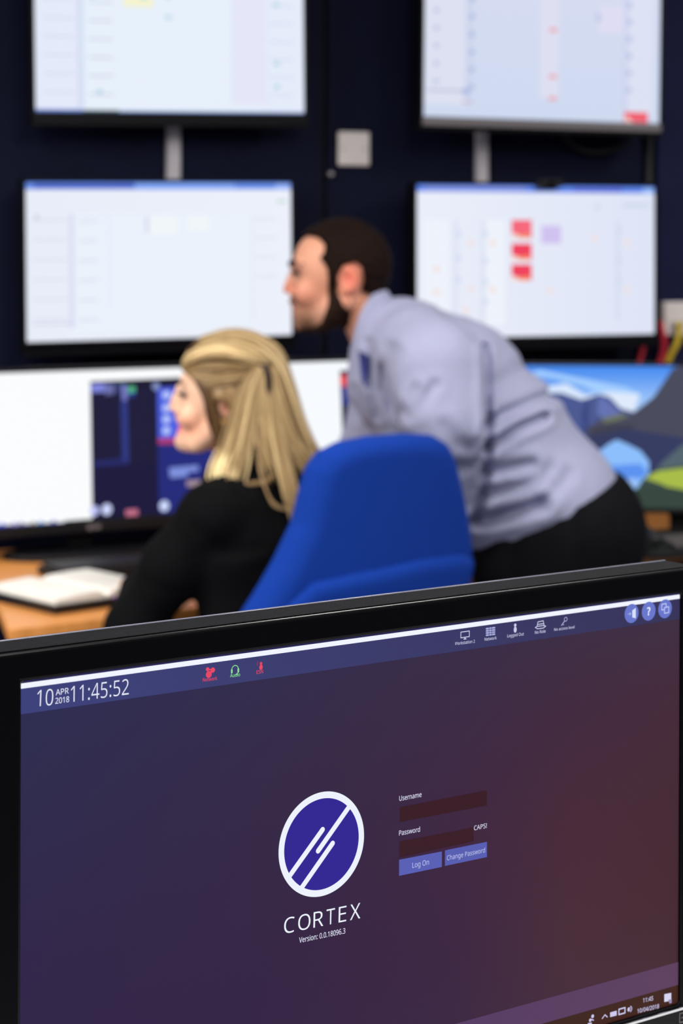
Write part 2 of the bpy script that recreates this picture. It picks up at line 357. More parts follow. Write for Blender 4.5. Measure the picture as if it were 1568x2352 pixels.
    'u': (496, '427 430 427 0 370 0 359 57 340 36 321 20 298 8 273 -1 247 -6 220 -8 173 -4 134 8 103 29 81 59 68 99 63 148 63 430 135 430 135 153 141 108 158 76 188 57 230 51 273 55 306 69 330 91 345 121 354 160 357 206 357 430'),
    'v': (407, '163 0 0 430 75 430 167 176 180 137 193 96 201 63 214 96 227 138 241 176 332 430 407 430 244 0'),
    'w': (630, '346 243 336 276 328 308 321 335 316 357 308 335 302 307 294 275 284 242 207 1 127 1 9 431 82 431 141 201 153 154 163 109 169 73 178 97 185 128 193 160 201 188 277 431 354 431 428 188 440 149 451 109 457 74 466 108 477 153 489 201 549 431 621 431 502 1 419 1'),
}


class Pix:
    """lit picture elements of ONE display mesh: coloured faces in the display plane (local x, z)"""
    def __init__(s, pose=None, y=0.0):
        s.v, s.f, s.c, s.p, s.y, s.k = [], [], [], pose, y, 0
        s.lim = None

    def poly(s, pts, col, lift=None):
        s.k += 1
        y = s.y - (s.k * 0.000012 if lift is None else lift)
        o = len(s.v)
        cols = col if isinstance(col, list) else [col] * len(pts)
        s.v += [(x, y, z) for x, z in pts]
        s.f.append(tuple(o + i for i in range(len(pts))))
        s.c += [tuple(c) for c in cols]

    def pp(s, pts, col):                     # given as spots of the photograph
        L = [s.p.loc(*q) for q in pts]
        if s.lim:
            L = [(min(max(x, -s.lim[0]), s.lim[0]), min(max(z, -s.lim[1]), s.lim[1])) for x, z in L]
        s.poly(L, col if isinstance(col, list) else lin(col))

    def rect(s, x0, x1, z0, z1, col):
        s.poly([(x0, z0), (x1, z0), (x1, z1), (x0, z1)], lin(col))

    def disc(s, x, z, rx, rz, col, n=28):
        s.poly([(x + rx * math.cos(2 * math.pi * i / n), z + rz * math.sin(2 * math.pi * i / n)) for i in range(n)], lin(col))

    def ring(s, x, z, r0, r1, col, n=96, a0=0.0, a1=2 * math.pi):
        s.k += 1
        y = s.y - s.k * 0.000012
        o = len(s.v)
        m = n + 1
        for i in range(m):
            a = a0 + (a1 - a0) * i / n
            for r in (r0, r1):
                s.v.append((x + r * math.cos(a), y, z + r * math.sin(a)))
                s.c.append(lin(col))
        for i in range(n):
            s.f.append((o + 2 * i, o + 2 * i + 1, o + 2 * i + 3, o + 2 * i + 2))

    def bar(s, p, q, w, col, cap0=True, cap1=True):
        """stroke with round ends"""
        p, q = np.array(p), np.array(q)
        d = (q - p) / np.linalg.norm(q - p)
        n = np.array([-d[1], d[0]])
        pts = []
        a = math.atan2(n[1], n[0])
        for i in range(13 if cap0 else 1):
            t = a + math.pi * i / 12 if cap0 else a
            pts.append(p + w / 2 * np.array([math.cos(t), math.sin(t)]))
        if not cap0:
            pts.append(p - w / 2 * n)
        a2 = a + math.pi
        for i in range(13 if cap1 else 1):
            t = a2 + math.pi * i / 12 if cap1 else a2
            pts.append(q + w / 2 * np.array([math.cos(t), math.sin(t)]))
        if not cap1:
            pts.append(q + w / 2 * n)
        s.poly(pts, lin(col))

    def line(s, pts, w, col):
        for a, b in zip(pts[:-1], pts[1:]):
            s.bar(a, b, w, col)

    def text(s, body, left, right, cap_px, col, weight=0.0, spacing=1.0):
        """lettering: left/right = baseline ends as spots of the photograph, cap_px = capital height there"""
        def tess(t):
            cu = bpy.data.curves.new('lettering', 'CURVE')
            cu.dimensions = '2D'
            cu.fill_mode = 'BOTH'
            cu.offset = weight
            x0_ = 0.0
            for ch in t:
                adv, loops = GLYPHS[ch]
                for lp in (loops.split('|') if loops else ()):
                    n_ = [int(q_) / 1000 for q_ in lp.split()]
                    sp_ = cu.splines.new('POLY')
                    sp_.points.add(len(n_) // 2 - 1)
                    for i_ in range(len(n_) // 2):
                        sp_.points[i_].co = (n_[2 * i_] + x0_, n_[2 * i_ + 1], 0, 1)
                    sp_.use_cyclic_u = True
                x0_ += adv / 1000 * spacing
            ob = bpy.data.objects.new('lettering', cu)
            C.objects.link(ob)
            dg = bpy.context.evaluated_depsgraph_get()
            me = bpy.data.meshes.new_from_object(ob.evaluated_get(dg))
            v = [tuple(p.co) for p in me.vertices]
            f = [tuple(p.vertices) for p in me.polygons]
            bpy.data.objects.remove(ob)
            bpy.data.curves.remove(cu)
            bpy.data.meshes.remove(me)
            return np.array(v), f
        hv, _ = tess('H')
        H = hv[:, 1].max() - hv[:, 1].min()
        v, f = tess(body)
        x0, x1 = v[:, 0].min(), v[:, 0].max()
        a = np.array(s.p.loc(*left))
        b = np.array(s.p.loc(*right))
        top = np.array(s.p.loc(left[0], left[1] - cap_px))
        sx = np.linalg.norm(b - a) / (x1 - x0)
        sz = np.linalg.norm(top - a) / H
        d = (b - a) / np.linalg.norm(b - a)
        s.k += 1
        y = s.y - s.k * 0.000012
        o = len(s.v)
        for p in v:
            q = a + d * (p[0] - x0) * sx + np.array([-d[1], d[0]]) * p[1] * sz
            s.v.append((q[0], y, q[1]))
            s.c.append(lin(col))
        s.f += [tuple(o + i for i in g) for g in f]

    def build(s, name, parent, thick=0.0):
        me = bpy.data.meshes.new(name)
        me.from_pydata(s.v, [], s.f)
        me.update()
        at_ = me.color_attributes.new('tint', 'FLOAT_COLOR', 'POINT')
        at_.data.foreach_set('color', [x for c in s.c for x in (*c[:3], 1.0)])
        me.materials.append(M['pixels'])
        o = bpy.data.objects.new(name, me)
        C.objects.link(o)
        o.parent = parent
        return o


# ------------------------------------------------------------------ soft-surface modelling (signed distances -> one continuous mesh)
D_MAX = 0.07


def smin(a, b, k):
    h = np.maximum(k - np.abs(a - b), 0) / k
    return np.minimum(a, b) - h * h * k * 0.25


def smax(a, b, k):
    return -smin(-a, -b, k)


def axis(lo, hi, coarse, fines=()):
    out = [lo]
    while out[-1] < hi:
        st = coarse
        for a, b, f_ in fines:
            if a <= out[-1] <= b:
                st = min(st, f_)
            elif out[-1] < a < out[-1] + coarse:
                st = min(st, max(a - out[-1], f_))
        out.append(out[-1] + st)
    return np.array(out)


class Field:
    def __init__(s, xs, ys, zs):
        s.a = [np.asarray(t, np.float32) for t in (xs, ys, zs)]
        s.F = np.full([len(t) for t in s.a], D_MAX, np.float32)

    def sl(s, lo, hi):
        r = []
        for t, a, b in zip(s.a, lo, hi):
            i0 = max(int(np.searchsorted(t, a)) - 1, 0)
            i1 = min(int(np.searchsorted(t, b)) + 1, len(t))
            r.append(slice(i0, max(i1, i0)))
        return tuple(r)

    def grid(s, sl):
        return (s.a[0][sl[0]][:, None, None], s.a[1][sl[1]][None, :, None], s.a[2][sl[2]][None, None, :])

    def op(s, fn, lo, hi, k, mode='add'):
        sl = s.sl(np.array(lo) - D_MAX, np.array(hi) + D_MAX)
        if min(q.stop - q.start for q in sl) <= 0:
            return
        x, y, z = s.grid(sl)
        d = fn(x, y, z)
        if mode == 'add':
            s.F[sl] = smin(s.F[sl], np.minimum(d, D_MAX), k)
        elif mode == 'sub':
            s.F[sl] = smax(s.F[sl], -d, k)

    def cone(s, a, b, ra, rb, k=0.02, squash=None, mode='add'):
        """tapered limb from a to b; squash = (direction, factor): factor > 1 makes it thinner along direction"""
        a, b = np.array(a, float), np.array(b, float)
        n, fct = (np.array([0, 0, 1.0]), 1.0) if squash is None else (np.array(squash[0], float), squash[1])
        n = n / np.linalg.norm(n)
        ba = b - a
        bs = ba + (fct - 1) * np.dot(ba, n) * n
        L2 = max(np.dot(bs, bs), 1e-9)

        def fn(x, y, z):
            px, py, pz = x - a[0], y - a[1], z - a[2]
            dn = (fct - 1) * (px * n[0] + py * n[1] + pz * n[2])
            px, py, pz = px + dn * n[0], py + dn * n[1], pz + dn * n[2]
            h = np.clip((px * bs[0] + py * bs[1] + pz * bs[2]) / L2, 0, 1)
            d = np.sqrt((px - h * bs[0]) ** 2 + (py - h * bs[1]) ** 2 + (pz - h * bs[2]) ** 2) - (ra + (rb - ra) * h)
            return d / max(1.0, fct) if fct > 1 else d
        R = max(ra, rb) / min(1.0, fct)
        s.op(fn, np.minimum(a, b) - R, np.maximum(a, b) + R, k, mode)

    def ell(s, c, r, k=0.02, ang=0.0, mode='add', yaw=0.0):
        """ellipsoid; ang rotates it in the x-z plane, yaw about z"""
        ca, sa, cy, sy = math.cos(ang), math.sin(ang), math.cos(yaw), math.sin(yaw)

        def fn(x, y, z):
            px, py, pz = x - c[0], y - c[1], z - c[2]
            px, py = px * cy + py * sy, -px * sy + py * cy
            px, pz = px * ca + pz * sa, -px * sa + pz * ca
            k0 = np.sqrt((px / r[0]) ** 2 + (py / r[1]) ** 2 + (pz / r[2]) ** 2)
            k1 = np.sqrt((px / r[0] ** 2) ** 2 + (py / r[1] ** 2) ** 2 + (pz / r[2] ** 2) ** 2)
            return k0 * (k0 - 1) / (k1 + 1e-6)
        R = max(r)
        s.op(fn, np.array(c) - R, np.array(c) + R, k, mode)

    def chain(s, pts, rs, k=0.02, squash=None):
        for i in range(len(pts) - 1):
            s.cone(pts[i], pts[i + 1], rs[i], rs[i + 1], k, squash)

    def mesh(s, name, mat, parent=None, tint=None, smooth_it=0):
        F_, (xs, ys, zs) = s.F, s.a
        ins = F_ < 0
        corners = [(i, j, k) for i in (0, 1) for j in (0, 1) for k in (0, 1)]
        nx, ny, nz = F_.shape
        cnt = np.zeros((nx - 1, ny - 1, nz - 1), np.int8)
        for i, j, k in corners:
            cnt += ins[i:nx - 1 + i, j:ny - 1 + j, k:nz - 1 + k]
        act = np.argwhere((cnt > 0) & (cnt < 8))
        idx = np.full(cnt.shape, -1, np.int64)
        idx[act[:, 0], act[:, 1], act[:, 2]] = np.arange(len(act))
        acc = np.zeros((len(act), 3))
        n = np.zeros(len(act))
        for (a, b) in [(p, q) for p in corners for q in corners if p < q and sum(abs(u - v) for u, v in zip(p, q)) == 1]:
            ia, ib = act + a, act + b
            fa, fb = F_[tuple(ia.T)], F_[tuple(ib.T)]
            m = (fa < 0) != (fb < 0)
            t = np.where(m, fa / np.where(m, fa - fb, 1), 0)
            pa = np.stack([xs[ia[:, 0]], ys[ia[:, 1]], zs[ia[:, 2]]], 1)
            pb = np.stack([xs[ib[:, 0]], ys[ib[:, 1]], zs[ib[:, 2]]], 1)
            acc += np.where(m[:, None], pa + (pb - pa) * t[:, None], 0)
            n += m
        v = acc / n[:, None]
        quads = []
        for ax in range(3):
            sh = [slice(None)] * 3
            a_ = list(sh); b_ = list(sh)
            a_[ax] = slice(0, -1); b_[ax] = slice(1, None)
            A, B = ins[tuple(a_)], ins[tuple(b_)]
            e = np.argwhere(A != B)
            u, w = (ax + 1) % 3, (ax + 2) % 3
            ok = (e[:, u] > 0) & (e[:, w] > 0) & (e[:, u] < F_.shape[u] - 1) & (e[:, w] < F_.shape[w] - 1)
            e = e[ok]
            q = []
            for du, dw in ((-1, -1), (0, -1), (0, 0), (-1, 0)):
                c = e.copy()
                c[:, u] += du
                c[:, w] += dw
                q.append(idx[tuple(c.T)])
            q = np.stack(q, 1)
            fl = B[tuple(e.T)]
            q[fl] = q[fl][:, ::-1]
            quads.append(q)
        q = np.concatenate(quads)
        q = q[(q >= 0).all(1)]
        me = bpy.data.meshes.new(name)
        me.vertices.add(len(v))
        me.vertices.foreach_set('co', v.ravel())
        me.loops.add(len(q) * 4)
        me.loops.foreach_set('vertex_index', q.ravel())
        me.polygons.add(len(q))
        me.polygons.foreach_set('loop_start', np.arange(len(q)) * 4)
        me.update(calc_edges=True)
        me.validate()
        me.polygons.foreach_set('use_smooth', [True] * len(me.polygons))
        me.materials.append(mat)
        if tint is not None:
            c = tint(v)
            at_ = me.color_attributes.new('tint', 'FLOAT_COLOR', 'POINT')
            at_.data.foreach_set('color', np.concatenate([c, np.ones((len(c), 1))], 1).ravel())
        o = bpy.data.objects.new(name, me)
        C.objects.link(o)
        o.parent = parent
        if smooth_it:
            sm = o.modifiers.new('smooth', 'SMOOTH')
            sm.iterations = smooth_it
            sm.factor = 0.5
        return o


def sd_poly(pts, x, z):
    """signed distance to a 2-D polygon"""
    pts = np.array(pts, float)
    x, z = np.broadcast_arrays(x, z)
    d = np.full(x.shape, 1e9)
    sg = np.ones(x.shape)
    n = len(pts)
    for i in range(n):
        a, b = pts[i], pts[i - 1]
        ex, ez = b[0] - a[0], b[1] - a[1]
        wx, wz = x - a[0], z - a[1]
        t = np.clip((wx * ex + wz * ez) / (ex * ex + ez * ez + 1e-12), 0, 1)
        d = np.minimum(d, (wx - ex * t) ** 2 + (wz - ez * t) ** 2)
        c1, c2 = z >= a[1], z < b[1]
        c3 = ex * wz > ez * wx
        flip = (c1 & c2 & c3) | (~c1 & ~c2 & ~c3)
        sg = np.where(flip, -sg, sg)
    return sg * np.sqrt(d)


def sd_line(pts, x, z):
    d = None
    for a, b in zip(pts[:-1], pts[1:]):
        ex, ez = b[0] - a[0], b[1] - a[1]
        wx, wz = x - a[0], z - a[1]
        t = np.clip((wx * ex + wz * ez) / (ex * ex + ez * ez + 1e-12), 0, 1)
        q = np.sqrt((wx - ex * t) ** 2 + (wz - ez * t) ** 2)
        d = q if d is None else np.minimum(d, q)
    return d


def catmull(pts, n=8):
    pts = [np.array(p, float) for p in pts]
    P = [2 * pts[0] - pts[1]] + pts + [2 * pts[-1] - pts[-2]]
    out = []
    for i in range(1, len(P) - 2):
        for k in range(n):
            t = k / n
            a, b, c, d = P[i - 1], P[i], P[i + 1], P[i + 2]
            out.append(0.5 * ((2 * b) + (c - a) * t + (2 * a - 5 * b + 4 * c - d) * t * t + (3 * b - a - 3 * c + d) * t ** 3))
    out.append(pts[-1])
    return out


# ------------------------------------------------------------------ the setting
WY = math.radians(22.5)
TW = math.tan(WY)
W0 = 5.30                                    # depth of the back wall straight ahead of the camera


def wall_pt(px, py, off=0.0):
    """point on the wall plane (brought 'off' metres into the room) seen at that pixel"""
    a = (px - CX) / F
    Y = (W0 - off / math.cos(WY)) / (1 - TW * a)
    return np.array([a * Y, Y, EYE - (py - CY) / F * Y])


def wall_u(p):
    return p[0] * math.cos(WY) + (p[1] - W0) * math.sin(WY)


wall_root_m = Matrix.Translation((0, W0, 0)) @ Matrix.Rotation(WY, 4, 'Z')


def on_wall(o):
    o.matrix_world = wall_root_m
    return o


gap_u = wall_u(wall_pt(744, 400))
m = MB()
m.box(-3.4, gap_u - 0.008, 0, 0.14, 0, CEIL)
o = on_wall(m.build('wall_back', M['wall'], bevel=0.002)); o['kind'] = 'structure'
pu = wall_u(wall_pt(1512, 400))
m = MB()
m.box(gap_u + 0.008, pu - 0.012, 0, 0.14, 0, CEIL)
o = on_wall(m.build('wall_back', M['wall'], bevel=0.002)); o['kind'] = 'structure'
m = MB()
m.box(pu - 0.010, 3.4, -0.012, 0.14, 0, CEIL)
o = on_wall(m.build('wall_back', M['wall_lit'], bevel=0.002)); o['kind'] = 'structure'
m = MB()
m.box(gap_u - 0.03, gap_u + 0.03, 0.02, 0.135, 0, CEIL)
o = on_wall(m.build('trim_1', M['wall_edge'])); o['kind'] = 'structure'
m = MB()
m.box(-4.5, 5, -3, 8, -0.05, 0)
o = m.build('floor', M['floor']); o['kind'] = 'structure'
m = MB()
m.box(-4.5, 5, -3, 8, CEIL, CEIL + 0.05)
o = m.build('ceiling', M['ceiling']); o['kind'] = 'structure'
for i, (x, y) in enumerate(PANELS):
    r = empty('ceiling_light', (x, y, CEIL - 0.03))
    tag(r, 'square recessed ceiling light panel, one of a set widened with added fill panels', 'light', 'ceiling light panels')
    m = MB()
    m.box(-0.3, 0.3, -0.3, -0.28, 0, 0.029); m.box(-0.3, 0.3, 0.28, 0.3, 0, 0.029)
    m.box(-0.3, -0.28, -0.28, 0.28, 0, 0.029); m.box(0.28, 0.3, -0.28, 0.28, 0, 0.029)
    m.build('frame', M['plate'], r)
    m = MB()
    m.box(-0.279, 0.279, -0.279, 0.279, 0.012, 0.028)
    m.build('diffuser', M['lamp'], r)


# ------------------------------------------------------------------ displays
def housing(root, w, h, bl, br, bt, bb, depth, mat, lip=0.006, r_in=0.0, back=None, bevel=0.002):
    """display body: a bezel ring standing proud of the picture and a closed back"""
    X0, X1, Z0, Z1 = -w / 2 - bl, w / 2 + br, -h / 2 - bb, h / 2 + bt
    m = MB()
    yf, yb = -lip, depth
    o4 = [(X0, Z0), (X1, Z0), (X1, Z1), (X0, Z1)]
    i4 = [(-w / 2, -h / 2), (w / 2, -h / 2), (w / 2, h / 2), (-w / 2, h / 2)]
    v = [(x, yf, z) for x, z in o4] + [(x, yf, z) for x, z in i4] + [(x, 0.004, z) for x, z in i4] + [(x, yb, z) for x, z in o4]
    f = []
    for i in range(4):
        j = (i + 1) % 4
        f.append((i, j, 4 + j, 4 + i))
        f.append((4 + i, 4 + j, 8 + j, 8 + i))
        f.append((j, i, 12 + i, 12 + j))
    f.append((8, 9, 10, 11))
    f.append((15, 14, 13, 12))
    m.add(v, f)
    return m.build('bezel', mat, root, bevel=bevel, seg=3)


def backdrop(px, w, h, cols, nx=16, nz=9):
    """picture background: cols(u, v) -> sRGB, u right, v up, 0..1"""
    o = len(px.v)
    for j in range(nz + 1):
        for i in range(nx + 1):
            px.v.append((-w / 2 + w * i / nx, px.y, -h / 2 + h * j / nz))
            px.c.append(lin(cols(i / nx, j / nz)))
    for j in range(nz):
        for i in range(nx):
            a = o + j * (nx + 1) + i
            px.f.append((a, a + 1, a + nx + 2, a + nx + 1))


def tv(name, label, X, Y, Z, yaw, pitch, roll, w, fill, bezel_mat='tv_black', wall_gap=0.085, bb=0.034, sz=0.5625):
    p = Pose(X, Y, Z, yaw, pitch, roll)
    r = empty(name)
    r.matrix_world = p.matrix()
    tag(r, label, 'screen', 'wall-mounted screens')
    h = w * sz
    housing(r, w, h, 0.008, 0.008, 0.008, bb, 0.045, M['tv_black'], 0.004)
    s = Pix(p)
    fill(s, w, h)
    s.build('display', r)
    m = MB()                                      # chin strip along the bottom
    m.box(-w / 2 - 0.004, w / 2 + 0.004, -0.0065, -0.0042, -h / 2 - bb + 0.012, -h / 2 - 0.003)
    m.build('chin_strip', M[bezel_mat], r, bevel=0.001)
    m = MB()                                      # bracket that carries it on the wall
    m.box(-0.10, 0.10, 0.0455, 0.055, -0.1, 0.1)
    m.box(-0.04, 0.04, 0.055, wall_gap + 0.012, -0.06, 0.06)
    m.build('wall_bracket', M['satin_black'], r)
    return r, p


def pale(c):
    return lambda u, v: tuple(c[0][i] * (1 - u) + c[1][i] * u for i in range(3))


def f_ll(s, w, h):
    backdrop(s, w, h, pale([(232, 236, 248), (236, 240, 250)]), 8, 4)
    s.rect(-w * .5, w * .5, h * .455, h * .5, (104, 142, 232))
    s.rect(-w * .47, -w * .1, h * .465, h * .49, (70, 92, 190))
    s.rect(-w * .1, w * .28, h * .46, h * .495, (128, 166, 244))
    s.rect(w * .44, w * .497, h * .458, h * .49, (150, 180, 250))
    s.rect(-w * .345, w * .34, -h * .47, h * .3, (234, 241, 251))
    s.rect(-w * .345, -w * .325, -h * .42, h * .3, (218, 224, 243))
    s.rect(-w * .2, -w * .195, -h * .3, h * .3, (229, 233, 247))
    s.rect(w * .345, w * .35, -h * .4, h * .3, (224, 228, 243))
    s.rect(-w * .48, -w * .33, -h * .395, -h * .385, (205, 209, 230))
    for i in range(6):
        z = h * (.26 - .125 * i)
        s.rect(-w * .475, -w * .35, z, z + h * .008, (212, 214, 232))
        s.rect(-w * .31, -w * .24, z - h * .01, z, (216, 218, 234))
        if i < 4: s.rect(w * .36, w * .44, z, z + h * .008, (216, 218, 234))
    s.rect(-w * .467, -w * .455, h * .26, h * .3, (196, 208, 216))
    s.rect(w * .445, w * .482, h * .37, h * .385, (176, 214, 196))
    s.rect(-w * .045, w * .06, h * .17, h * .28, (240, 246, 248))
    s.rect(w * .1, w * .18, h * .19, h * .28, (240, 246, 248))
    s.rect(-w * .06, -w * .05, h * .18, h * .28, (206, 210, 232))


def f_ul(s, w, h):
    backdrop(s, w, h, pale([(228, 233, 249), (228, 235, 249)]), 8, 4)
    s.rect(-w * .345, w * .34, -h * .49, h * .4, (230, 239, 250))
    s.rect(-w * .35, -w * .325, -h * .48, h * .4, (214, 222, 243))
    s.rect(w * .22, w * .36, -h * .45, h * .4, (228, 230, 247))
    s.rect(-w * .33, -w * .2, -h * .5, -h * .488, (70, 100, 120))
    s.rect(-w * .5, -w * .33, -h * .5, -h * .485, (110, 140, 220))
    s.rect(-w * .2, w * .5, -h * .5, -h * .49, (150, 175, 235))
    for i in range(8):
        z = h * (.42 - .115 * i)
        s.rect(-w * .47, -w * .36, z, z + h * .008, (206, 210, 234))
        s.rect(-w * .31, -w * .22, z - h * .012, z - h * .002, (204, 206, 226))
        s.rect(w * .37, w * .46, z - h * .004, z + h * .004, (208, 212, 234))
    s.rect(-w * .18, -w * .07, h * .16, h * .3, (244, 242, 206))
    for u, v in ((-.29, .22), (-.105, .22), (-.015, .23), (-.015, .1), (-.27, -.375), (.395, .2), (.395, -.18), (.395, -.33)):
        s.disc(u * w, v * h, w * .012, h * .012, (164, 208, 224), 12)


def f_ur(s, w, h):
    backdrop(s, w, h, lambda u, v: (214 - 8 * (1 - v), 219 - 2 * (1 - v), 240), 8, 4)
    s.rect(-w * .5, -w * .33, -h * .42, h * .5, (220, 224, 241))
    s.rect(-w * .33, -w * .3, -h * .42, h * .5, (204, 213, 236))
    s.rect(-w * .02, w * .06, -h * .35, h * .5, (221, 223, 241))
    s.rect(w * .34, w * .36, -h * .45, h * .5, (206, 212, 238))
    s.rect(w * .36, w * .47, -h * .45, h * .5, (220, 225, 243))
    s.rect(w * .23, w * .34, h * .1, h * .28, (222, 220, 243))
    for i in range(7):
        z = h * (.42 - .115 * i)
        s.disc(-w * .45, z, w * .01, h * .016, (182, 190, 226), 12)
        s.disc(-w * .305, z - h * .03, w * .012, h * .02, (176, 188, 222), 12)
        s.disc(w * .365, z - h * .01, w * .012, h * .02, (184, 194, 226), 12)
    s.rect(w * .22, w * .235, h * .17, h * .23, (184, 194, 224))
    s.rect(-w * .485, -w * .34, -h * .335, -h * .322, (186, 184, 214))
    s.rect(-w * .34, -w * .315, -h * .35, -h * .31, (166, 180, 226))
    s.rect(-w * .345, -w * .3, -h * .405, -h * .39, (206, 186, 204))
    for z in (-.21, -.355, .1):
        s.disc(w * .035, z * h, w * .02, h * .014, (234, 160, 172), 12)
    s.rect(w * .345, w * .45, -h * .497, -h * .427, (240, 96, 112))
    s.poly([(w * .35, -h * .497), (w * .385, -h * .497), (w * .352, -h * .45)], lin((246, 208, 200)))


def f_lr(s, w, h):
    backdrop(s, w, h, pale([(234, 238, 250), (222, 228, 246)]), 8, 4)
    s.rect(-w * .5, w * .5, h * .455, h * .5, (96, 136, 236))
    s.rect(-w * .47, -w * .05, h * .465, h * .49, (136, 150, 222))
    s.rect(w * .15, w * .36, h * .458, h * .49, (92, 110, 214))
    s.rect(w * .45, w * .497, h * .458, h * .49, (150, 190, 250))
    s.rect(-w * .47, -w * .37, -h * .42, h * .27, (238, 242, 251))
    s.rect(-w * .22, -w * .14, -h * .42, h * .27, (238, 242, 251))
    s.rect(w * .33, w * .35, -h * .4, h * .27, (214, 222, 240))
    s.rect(-w * .355, -w * .33, -h * .42, h * .27, (224, 230, 246))
    s.rect(-w * .24, -w * .22, -h * .42, h * .27, (222, 228, 244))
    for (y0, y1) in ((.272, .150), (.116, .005), (-.022, -.132)):
        s.rect(-w * .112, -w * .028, h * y1, h * y0, (236, 74, 104))
        s.rect(-w * .11, -w * .03, h * (y1 + .03), h * (y0 - .006), (246, 104, 124) if y0 > .2 else (240, 66, 92))
        s.poly([(-w * .112, h * y1), (-w * .028, h * y1), (-w * .112, h * (y1 + .035))], lin((246, 220, 214)))
        s.poly([(-w * .097, h * (y1 + .012)), (-w * .055, h * (y1 - .001)), (-w * .03, h * (y1 + .02)), (-w * .05, h * (y1 + .03))], lin((250, 150, 96)))
    s.rect(w * .012, w * .096, h * .115, h * .235, (208, 194, 240))
    for u, v in ((-.28, .12), (-.28, -.18), (-.19, .12), (-.19, -.19), (.24, .15), (.38, .12), (.38, -.2), (.05, -.2), (-.42, -.05), (-.42, -.2), (-.3, -.32)):
        s.disc(u * w, v * h, w * .012, h * .02, (244, 222, 216), 12)
    for u, v in ((-.33, .18), (-.33, .02), (-.33, -.12), (-.22, .18), (-.22, 0), (-.22, -.14), (-.22, -.27), (.345, .2), (.345, .0), (.345, -.14)):
        s.disc(u * w, v * h, w * .008, h * .025, (206, 216, 236), 12)
    s.rect(w * .36, w * .48, h * .36, h * .385, (204, 216, 232))
    s.rect(w * .24, w * .26, h * .34, h * .38, (210, 218, 236))


tv('wall_screen', 'pale wall screen at upper left with a small yellow box, over a grey trunking', -.4058, 5.0178, .4951, 22.46, .83, -.87, .675, f_ul, 'tv_black')
tv('wall_screen', 'wall screen at upper right with a red box in its bottom right corner', .5219, 5.364, .5000, 23.42, .79, .30, .688, f_ur, 'tv_grey')
tv('wall_screen', 'wall screen with blue title bar left of the man\'s face, above the blonde woman', -.4300, 5.0083, -.0503, 22.63, .21, -.53, .664, f_ll, 'gloss_black')
tv('wall_screen', 'wall screen with three stacked red squares behind the man\'s back', .5071, 5.387, -.0552, 22.31, .13, -.03, .688, f_lr, 'tv_black')

# webcam clipped on the lower right screen
wp = at(1257, 424, 5.36)
r = empty('webcam', wp, (0, 0, WY))
tag(r, 'small black webcam on top of the wall screen with the red squares', 'webcam')
m = MB(); m.box(-.035, .035, -.02, .012, -.008, .013); m.build('body', M['satin_black'], r, bevel=.004)
m = MB(); m.tube([(0, -.021, .003), (0, -.027, .003)], .007, 16); m.build('lens', M['gloss_black'], r)
m = MB(); m.box(-.02, .02, -.015, .04, -.0145, -.0085); m.build('clip', M['satin_black'], r)


# trunking, plates and cables on the wall
def wall_thing(name, px, py, label, cat, group=None, off=0.0):
    p = wall_pt(px, py, off)
    r = empty(name, p, (0, 0, WY))
    tag(r, label, cat, group)
    return r


for px_, y0, y1, w_, lab in ((395, 250, 470, .034, 'pale grey vertical cable trunking between the two left wall screens'),
                             (1102, 270, 470, .032, 'pale grey vertical cable trunking between the two right wall screens')):
    a, b = wall_pt(px_, y1), wall_pt(px_, y0)
    r = empty('cable_trunking', a, (0, 0, WY))
    tag(r, lab, 'trunking', 'wall trunking')
    m = MB(); m.box(-w_ / 2, w_ / 2, -.018, -.0005, 0, b[2] - a[2]); m.build('channel', M['trunk'], r, bevel=.002)
    m = MB(); m.box(-w_ / 2 + .003, w_ / 2 - .003, -.021, -.0182, 0, b[2] - a[2]); m.build('cover', M['trunk'], r, bevel=.001)

r = wall_thing('blank_wall_plate', 810, 342, 'square white blank plate on the navy wall above the man\'s head', 'wall plate')
m = MB(); m.box(-.043, .043, -.010, -.0005, -.043, .043); m.build('plate', M['plate'], r, bevel=.004, seg=3)
for sx in (-.03, .03):
    m = MB(); m.tube([(sx, -.0115, 0), (sx, -.0102, 0)], .003, 12); m.build('screw', M['steel'], r)
r = wall_thing('wall_stud', 757, 400, 'tiny pale round stud on the wall below the white plate', 'stud')
m = MB(); m.tube([(0, -.001, 0), (0, -.012, 0)], [.010, .007], 20); m.build('knob', M['steel'], r, smooth=True)
m = MB(); m.tube([(0, -.0125, 0), (0, -.014, 0)], .004, 12); m.build('cap', M['trunk'], r)

r = wall_thing('data_socket', 1545, 731, 'cream data socket box at right edge with red and yellow plugs', 'socket', off=.012)
m = MB(); m.box(-.045, .045, -.03, -.0005, -.045, .045); m.build('box', M['plate'], r, bevel=.004)
m = MB(); m.box(-.03, .03, -.034, -.0302, -.036, -.006); m.build('faceplate', M['trunk'], r, bevel=.001)
m = MB(); m.box(-.012, .008, -.0355, -.0342, -.026, -.01); m.build('port', M['plate_dark'], r)


def cable(name, pts, rad, mat, label, cat='cable'):
    m = MB(); m.tube(catmull(pts, 6), rad, 10)
    o = m.build(name, mat, smooth=True)
    return tag(o, label, cat)


